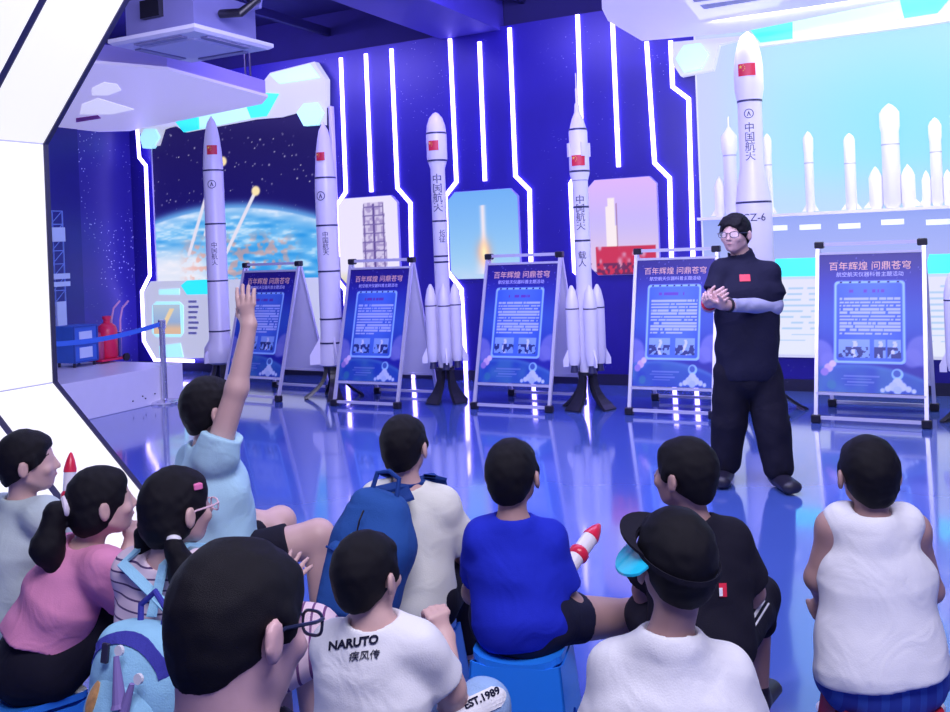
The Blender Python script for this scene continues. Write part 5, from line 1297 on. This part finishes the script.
el, ha = JM['elL'], JM['haL']; ops = [('u', 0, rc(el+(JM['shL']-el)*.62, el, .058, .052)), ('u', .03, rc(el, el+(ha-el)*.80, .051, .041)), ('i', .003, plane(el+(ha-el)*.82, ha-el))]
sdf('arm_sleeve', ops, .006, C_SLV, bM, disp=ripple(.002, 60, 5))
q = ha-(ha-el)*.12; ax = (ha-el).normalized(); x = ax.orthogonal().normalized(); y = ax.cross(x)
MB().tube([q+(x*math.cos(t)+y*math.sin(t))*.042 for t in [2*math.pi*i/18 for i in range(20)]], .008, 8).build('bracelet', M_BLACK, bM, smooth=True)
el, ha = JM['elR'], JM['haR']; q = ha-(ha-el)*.10; ax = (ha-el).normalized(); x = ax.orthogonal().normalized(); y = ax.cross(x)
MB().tube([q+(x*math.cos(t)+y*math.sin(t))*.040 for t in [2*math.pi*i/18 for i in range(20)]], .007, 8).build('bracelet', mat('bracelet_red', (.6, .03, .06), .5), bM, smooth=True)
rr_ = Vector((1, -.25, 0)).normalized(); pts, Fc = grid_patch(p(749, 279, -.3), rr_, UP, .032, .021, 6, 4)
fg = drape('chest_patch', pts, Fc, Vector((-.15, -1, 0)), sM, M_RED, .004)

# ---------------------------------------------------------------- things worn, held and set down
def strap_tube(pts, w_, th, name, m, root, out):
    R = []; pts = [Vector(q) for q in pts]; out = Vector(out).normalized()
    for i, q in enumerate(pts):
        t = (pts[min(i+1, len(pts)-1)]-pts[max(i-1, 0)]).normalized(); sdv = t.cross(out).normalized(); nn = sdv.cross(t)
        R.append([q-sdv*w_-nn*th, q+sdv*w_-nn*th, q+sdv*w_+nn*th, q-sdv*w_+nn*th])
    return MB().loft(R).build(name, m, root, smooth=False)
C_BAG = cloth('bag_blue', (.02, .085, .33), .25); C_BAGD = cloth('bag_strap_blue', (.012, .05, .25), .25)
p = Q(3.2); top = p(385, 490, -.19); bot = p(357, 612, -.24); upb = (top-bot).normalized(); outb = (yaw(205)-upb*yaw(205).dot(upb)).normalized(); sdb = upb.cross(outb).normalized()
cb = (top+bot)/2; Rb = Rm(sdb, outb, upb); hl = (top-bot).length/2
root = empty('backpack', bot, 'blue school backpack on the boy in the cream shirt', 'backpack', 'backpacks worn by children')
sdf('main_bag', [('u', 0, rbox(cb-upb*hl*.28, (.122, .085, hl*.72), .06, Rb)), ('u', .09, rbox(cb+upb*hl*.35, (.098, .07, hl*.63), .06, Rb)), ('u', .03, ell(cb-upb*.10, (.12, .105, .13), Rb))], .007, C_BAG, root, disp=ripple(.004, 26, 9))
fp = sdf('front_pocket', [('u', 0, rbox(cb+outb*.075-upb*.09, (.10, .045, .11), .035, Rb))], .006, C_BAG, root, disp=ripple(.002, 30, 2))
MB().tube([cb+outb*.125-upb*.0+sdb*x-upb*(.012*(1-(x/.1)**2)) for x in (-.09, -.05, 0, .05, .09)], .004, 6).build('zipper', C_BAGD, root)
MB().tube([top+sdb*-.045-upb*.01, top+sdb*-.04+upb*.045, top+upb*.06, top+sdb*.04+upb*.045, top+sdb*.045-upb*.01], .008, 8).build('handle', C_BAGD, root, smooth=True)
for q in 'LR':
    sh = JB['sh'+q]+(JB['neck']-JB['sh'+q])*.30; s_ = -1 if q == 'L' else 1
    a0 = top-upb*.02-outb*.05+sdb*(-.06*s_); strap_tube([a0, sh-bf*.06+UP*.062, sh+UP*.078, sh+yaw(24)*.08+UP*.05, sh+yaw(24)*.125-UP*.06, JB['chest']+(sh-JB['neck'])*.9+yaw(24)*.13-UP*.04], .024, .005, 'shoulder_strap', C_BAGD, root, UP-yaw(24)*.4)
kc = cb+outb*.11+upb*.13; MB().tube([kc, kc-upb*.03+outb*.012, kc-upb*.06+outb*.012], .003, 6).build('keyring_cord', M_BLACK, root)
MB().ball(kc-upb*.085+outb*.018, .020, 10).build('keyring_charm', mat('charm_cyan', (.08, .45, .75), .35), root, smooth=True)
C_BAGS = cloth('bag_sky', (.30, .58, .78), .2); C_BAGN = cloth('bag_navy', (.05, .05, .35), .2)
p = Q(2.5); bt = p(152, 624, -.22); bb = p(140, 742, -.26); upb = (bt-bb).normalized(); o_ = yaw(205); outb = (o_-upb*o_.dot(upb)).normalized(); sdb = upb.cross(outb).normalized(); cb = (bt+bb)/2; Rb = Rm(sdb, outb, upb); hl = (bt-bb).length/2
root = empty('backpack', bb, 'light blue round-topped backpack with navy band and tassels, lower left', 'backpack', 'backpacks worn by children')
mb_ = sdf('main_bag', [('u', 0, rbox(cb, (.125, .075, hl), .055, Rb)), ('u', .03, ell(cb+upb*.0+outb*.01, (.128, .10, hl*.98), Rb))], .006, C_BAGS, root, disp=ripple(.002, 24, 4))
pk = sdf('front_pocket', [('u', 0, ell(cb-upb*.06+outb*.06, (.105, .075, .115), Rb))], .006, C_BAGS, root)
bd = []
for i in range(15):
    a = math.radians(-80+160*i/14); q = cb+sdb*(.118*math.sin(a))+upb*(.03+.085*math.cos(a)*1.0); bd.append(q)
def drape_band(pts, w_, m, name, target):
    V = []; Fc = []
    for i, q in enumerate(pts):
        t = (pts[min(i+1, len(pts)-1)]-pts[max(i-1, 0)]).normalized(); s2 = t.cross(outb).normalized(); V += [q-s2*w_, q+s2*w_]
    for i in range(len(pts)-1): Fc.append((2*i, 2*i+1, 2*i+3, 2*i+2))
    return drape(name, V, Fc, outb, target, m, .004, root, .3)
drape_band(bd, .012, C_BAGN, 'band', mb_)
for k, (x, z) in enumerate(((.02, .10), (.085, .05))):
    q = cb+sdb*x+upb*z+outb*.115
    MB().cyl(q, q+outb*.008, .012, n=12).build('button', SHOEW, root)
    MB().lathe([(.006, 0), (.016, -.10), (.020, -.11), (.001, -.112)][::-1], q+outb*.012-upb*.01-sdb*.01*k, (upb-sdb*.25*(1-2*k)).normalized(), 12).build('tassel', mat('tassel_mauve', (.22, .16, .42), .8), root)
q = cb-sdb*.03-upb*.0+upb*.085+outb*.11; MB().box(q, .010, .005, .022, (sdb, outb, upb), .002).build('buckle', M_DARK, root)
pts, Fc = grid_patch(cb-sdb*.045-upb*.015+outb*.0, sdb, upb, .020, .034, 8, 10, lambda x, y: (x*math.sqrt(max(0.02, 1-y*y*.85)), y)); drape('sticker', pts, Fc, outb, pk, mat('sticker_orange', (.55, .28, .10), .5, noise=.7, nscale=60), .003, root, .3)
pts, Fc = grid_patch(cb-sdb*.06-upb*.09, sdb, upb, .013, .013, 4, 4, lambda x, y: (x*math.sqrt(max(0.02, 1-y*y*.85)), y)); drape('sticker', pts, Fc, outb, pk, C_BAGN, .003, root, .3)
MB().tube([bt+sdb*-.035-upb*.015, bt+sdb*-.04+upb*.04, bt+upb*.075, bt+sdb*.04+upb*.04, bt+sdb*.035-upb*.015], .008, 8).build('handle', C_BAGN, root, smooth=True)
for q in 'LR':
    s_ = -1 if q == 'L' else 1; sh = JG['sh'+q]+(JG['neck']-JG['sh'+q])*.30; yb = yaw(38)
    strap_tube([bt-outb*.05+sdb*(-.05*s_), sh-yb*.07+UP*.03, sh+UP*.066, sh+yb*.08+UP*.04, sh+yb*.115-UP*.06], .013, .004, 'shoulder_strap', C_BAGS, root, UP-yb*.4)
# toy rockets
T_W = mat('toy_white', (.80, .76, .84), .3); T_R = mat('toy_red', (.70, .02, .07), .3)
def toy(tip, tail, label, r=.020):
    tip = Vector(tip); tail = Vector(tail); ax = (tip-tail).normalized(); Ln = (tip-tail).length; root = empty('toy_rocket', tail, label, 'toy rocket', 'toy rockets held by children')
    MB().lathe([(r*.7, 0), (r, .02), (r, Ln-.06)], tail, ax, 20).build('body', T_W, root, smooth=True)
    MB().lathe([(r*1.05, 0), (r*1.05, .012), (r*.7, .042), (r*.3, .064), (.001, .07)], tail+ax*(Ln-.07), ax, 20).build('nose_cone', T_R, root, smooth=True)
    MB().lathe([(r*1.0, -.008), (r*1.25, 0), (r*1.25, .018), (r*1.0, .026)], tail+ax*(Ln*.50), ax, 20).build('band', T_R, root, smooth=True)
    x = ax.cross(UP).normalized(); y = ax.cross(x)
    for k in range(4):
        a = math.pi/4+k*math.pi/2; d_ = x*math.cos(a)+y*math.sin(a); t = ax.cross(d_)*.003
        MB().prism([tail+d_*r*.9+ax*.09-t, tail+d_*(r+.035)+ax*.02-t, tail+d_*(r+.035)-ax*.01-t, tail+d_*r*.9+ax*.01-t], t*2).build('fin', T_R, root)
    return root
p = Q(2.8); toy(p(600, 524, .42), p(553, 590, .22), 'white toy rocket with red nose held by the boy in royal blue', .027)
p = Q(3.2); toy(p(438, 544, .34), p(448, 575, .30), 'toy rocket with red parts in front of the backpack boy', .018)
p = Q(3.2); toy(p(71, 452, .22), p(66, 545, .16), 'upright toy rocket whose red nose shows beside the sage-shirted boy', .021)
# drink bottle by the red stool
bq = F(822, 742); bq.z = 0; root = empty('drink_bottle', bq, 'dark capped drink bottle standing on the floor by the red stool', 'bottle')
bq = P(822, 742, 2.45); bq.z = 0; root.location = bq; WL[root] = bq
MB().lathe([(.030, 0), (.034, .01), (.034, .10), (.030, .12), (.034, .14), (.034, .19), (.022, .215), (.016, .225)], bq, UP, 24).build('body', mat('bottle_teal', (.06, .30, .34), .12), root, smooth=True)
MB().lathe([(.024, .222), (.024, .26), (.020, .265), (.001, .266)], bq, UP, 24).build('cap', M_BLACK, root, smooth=True)
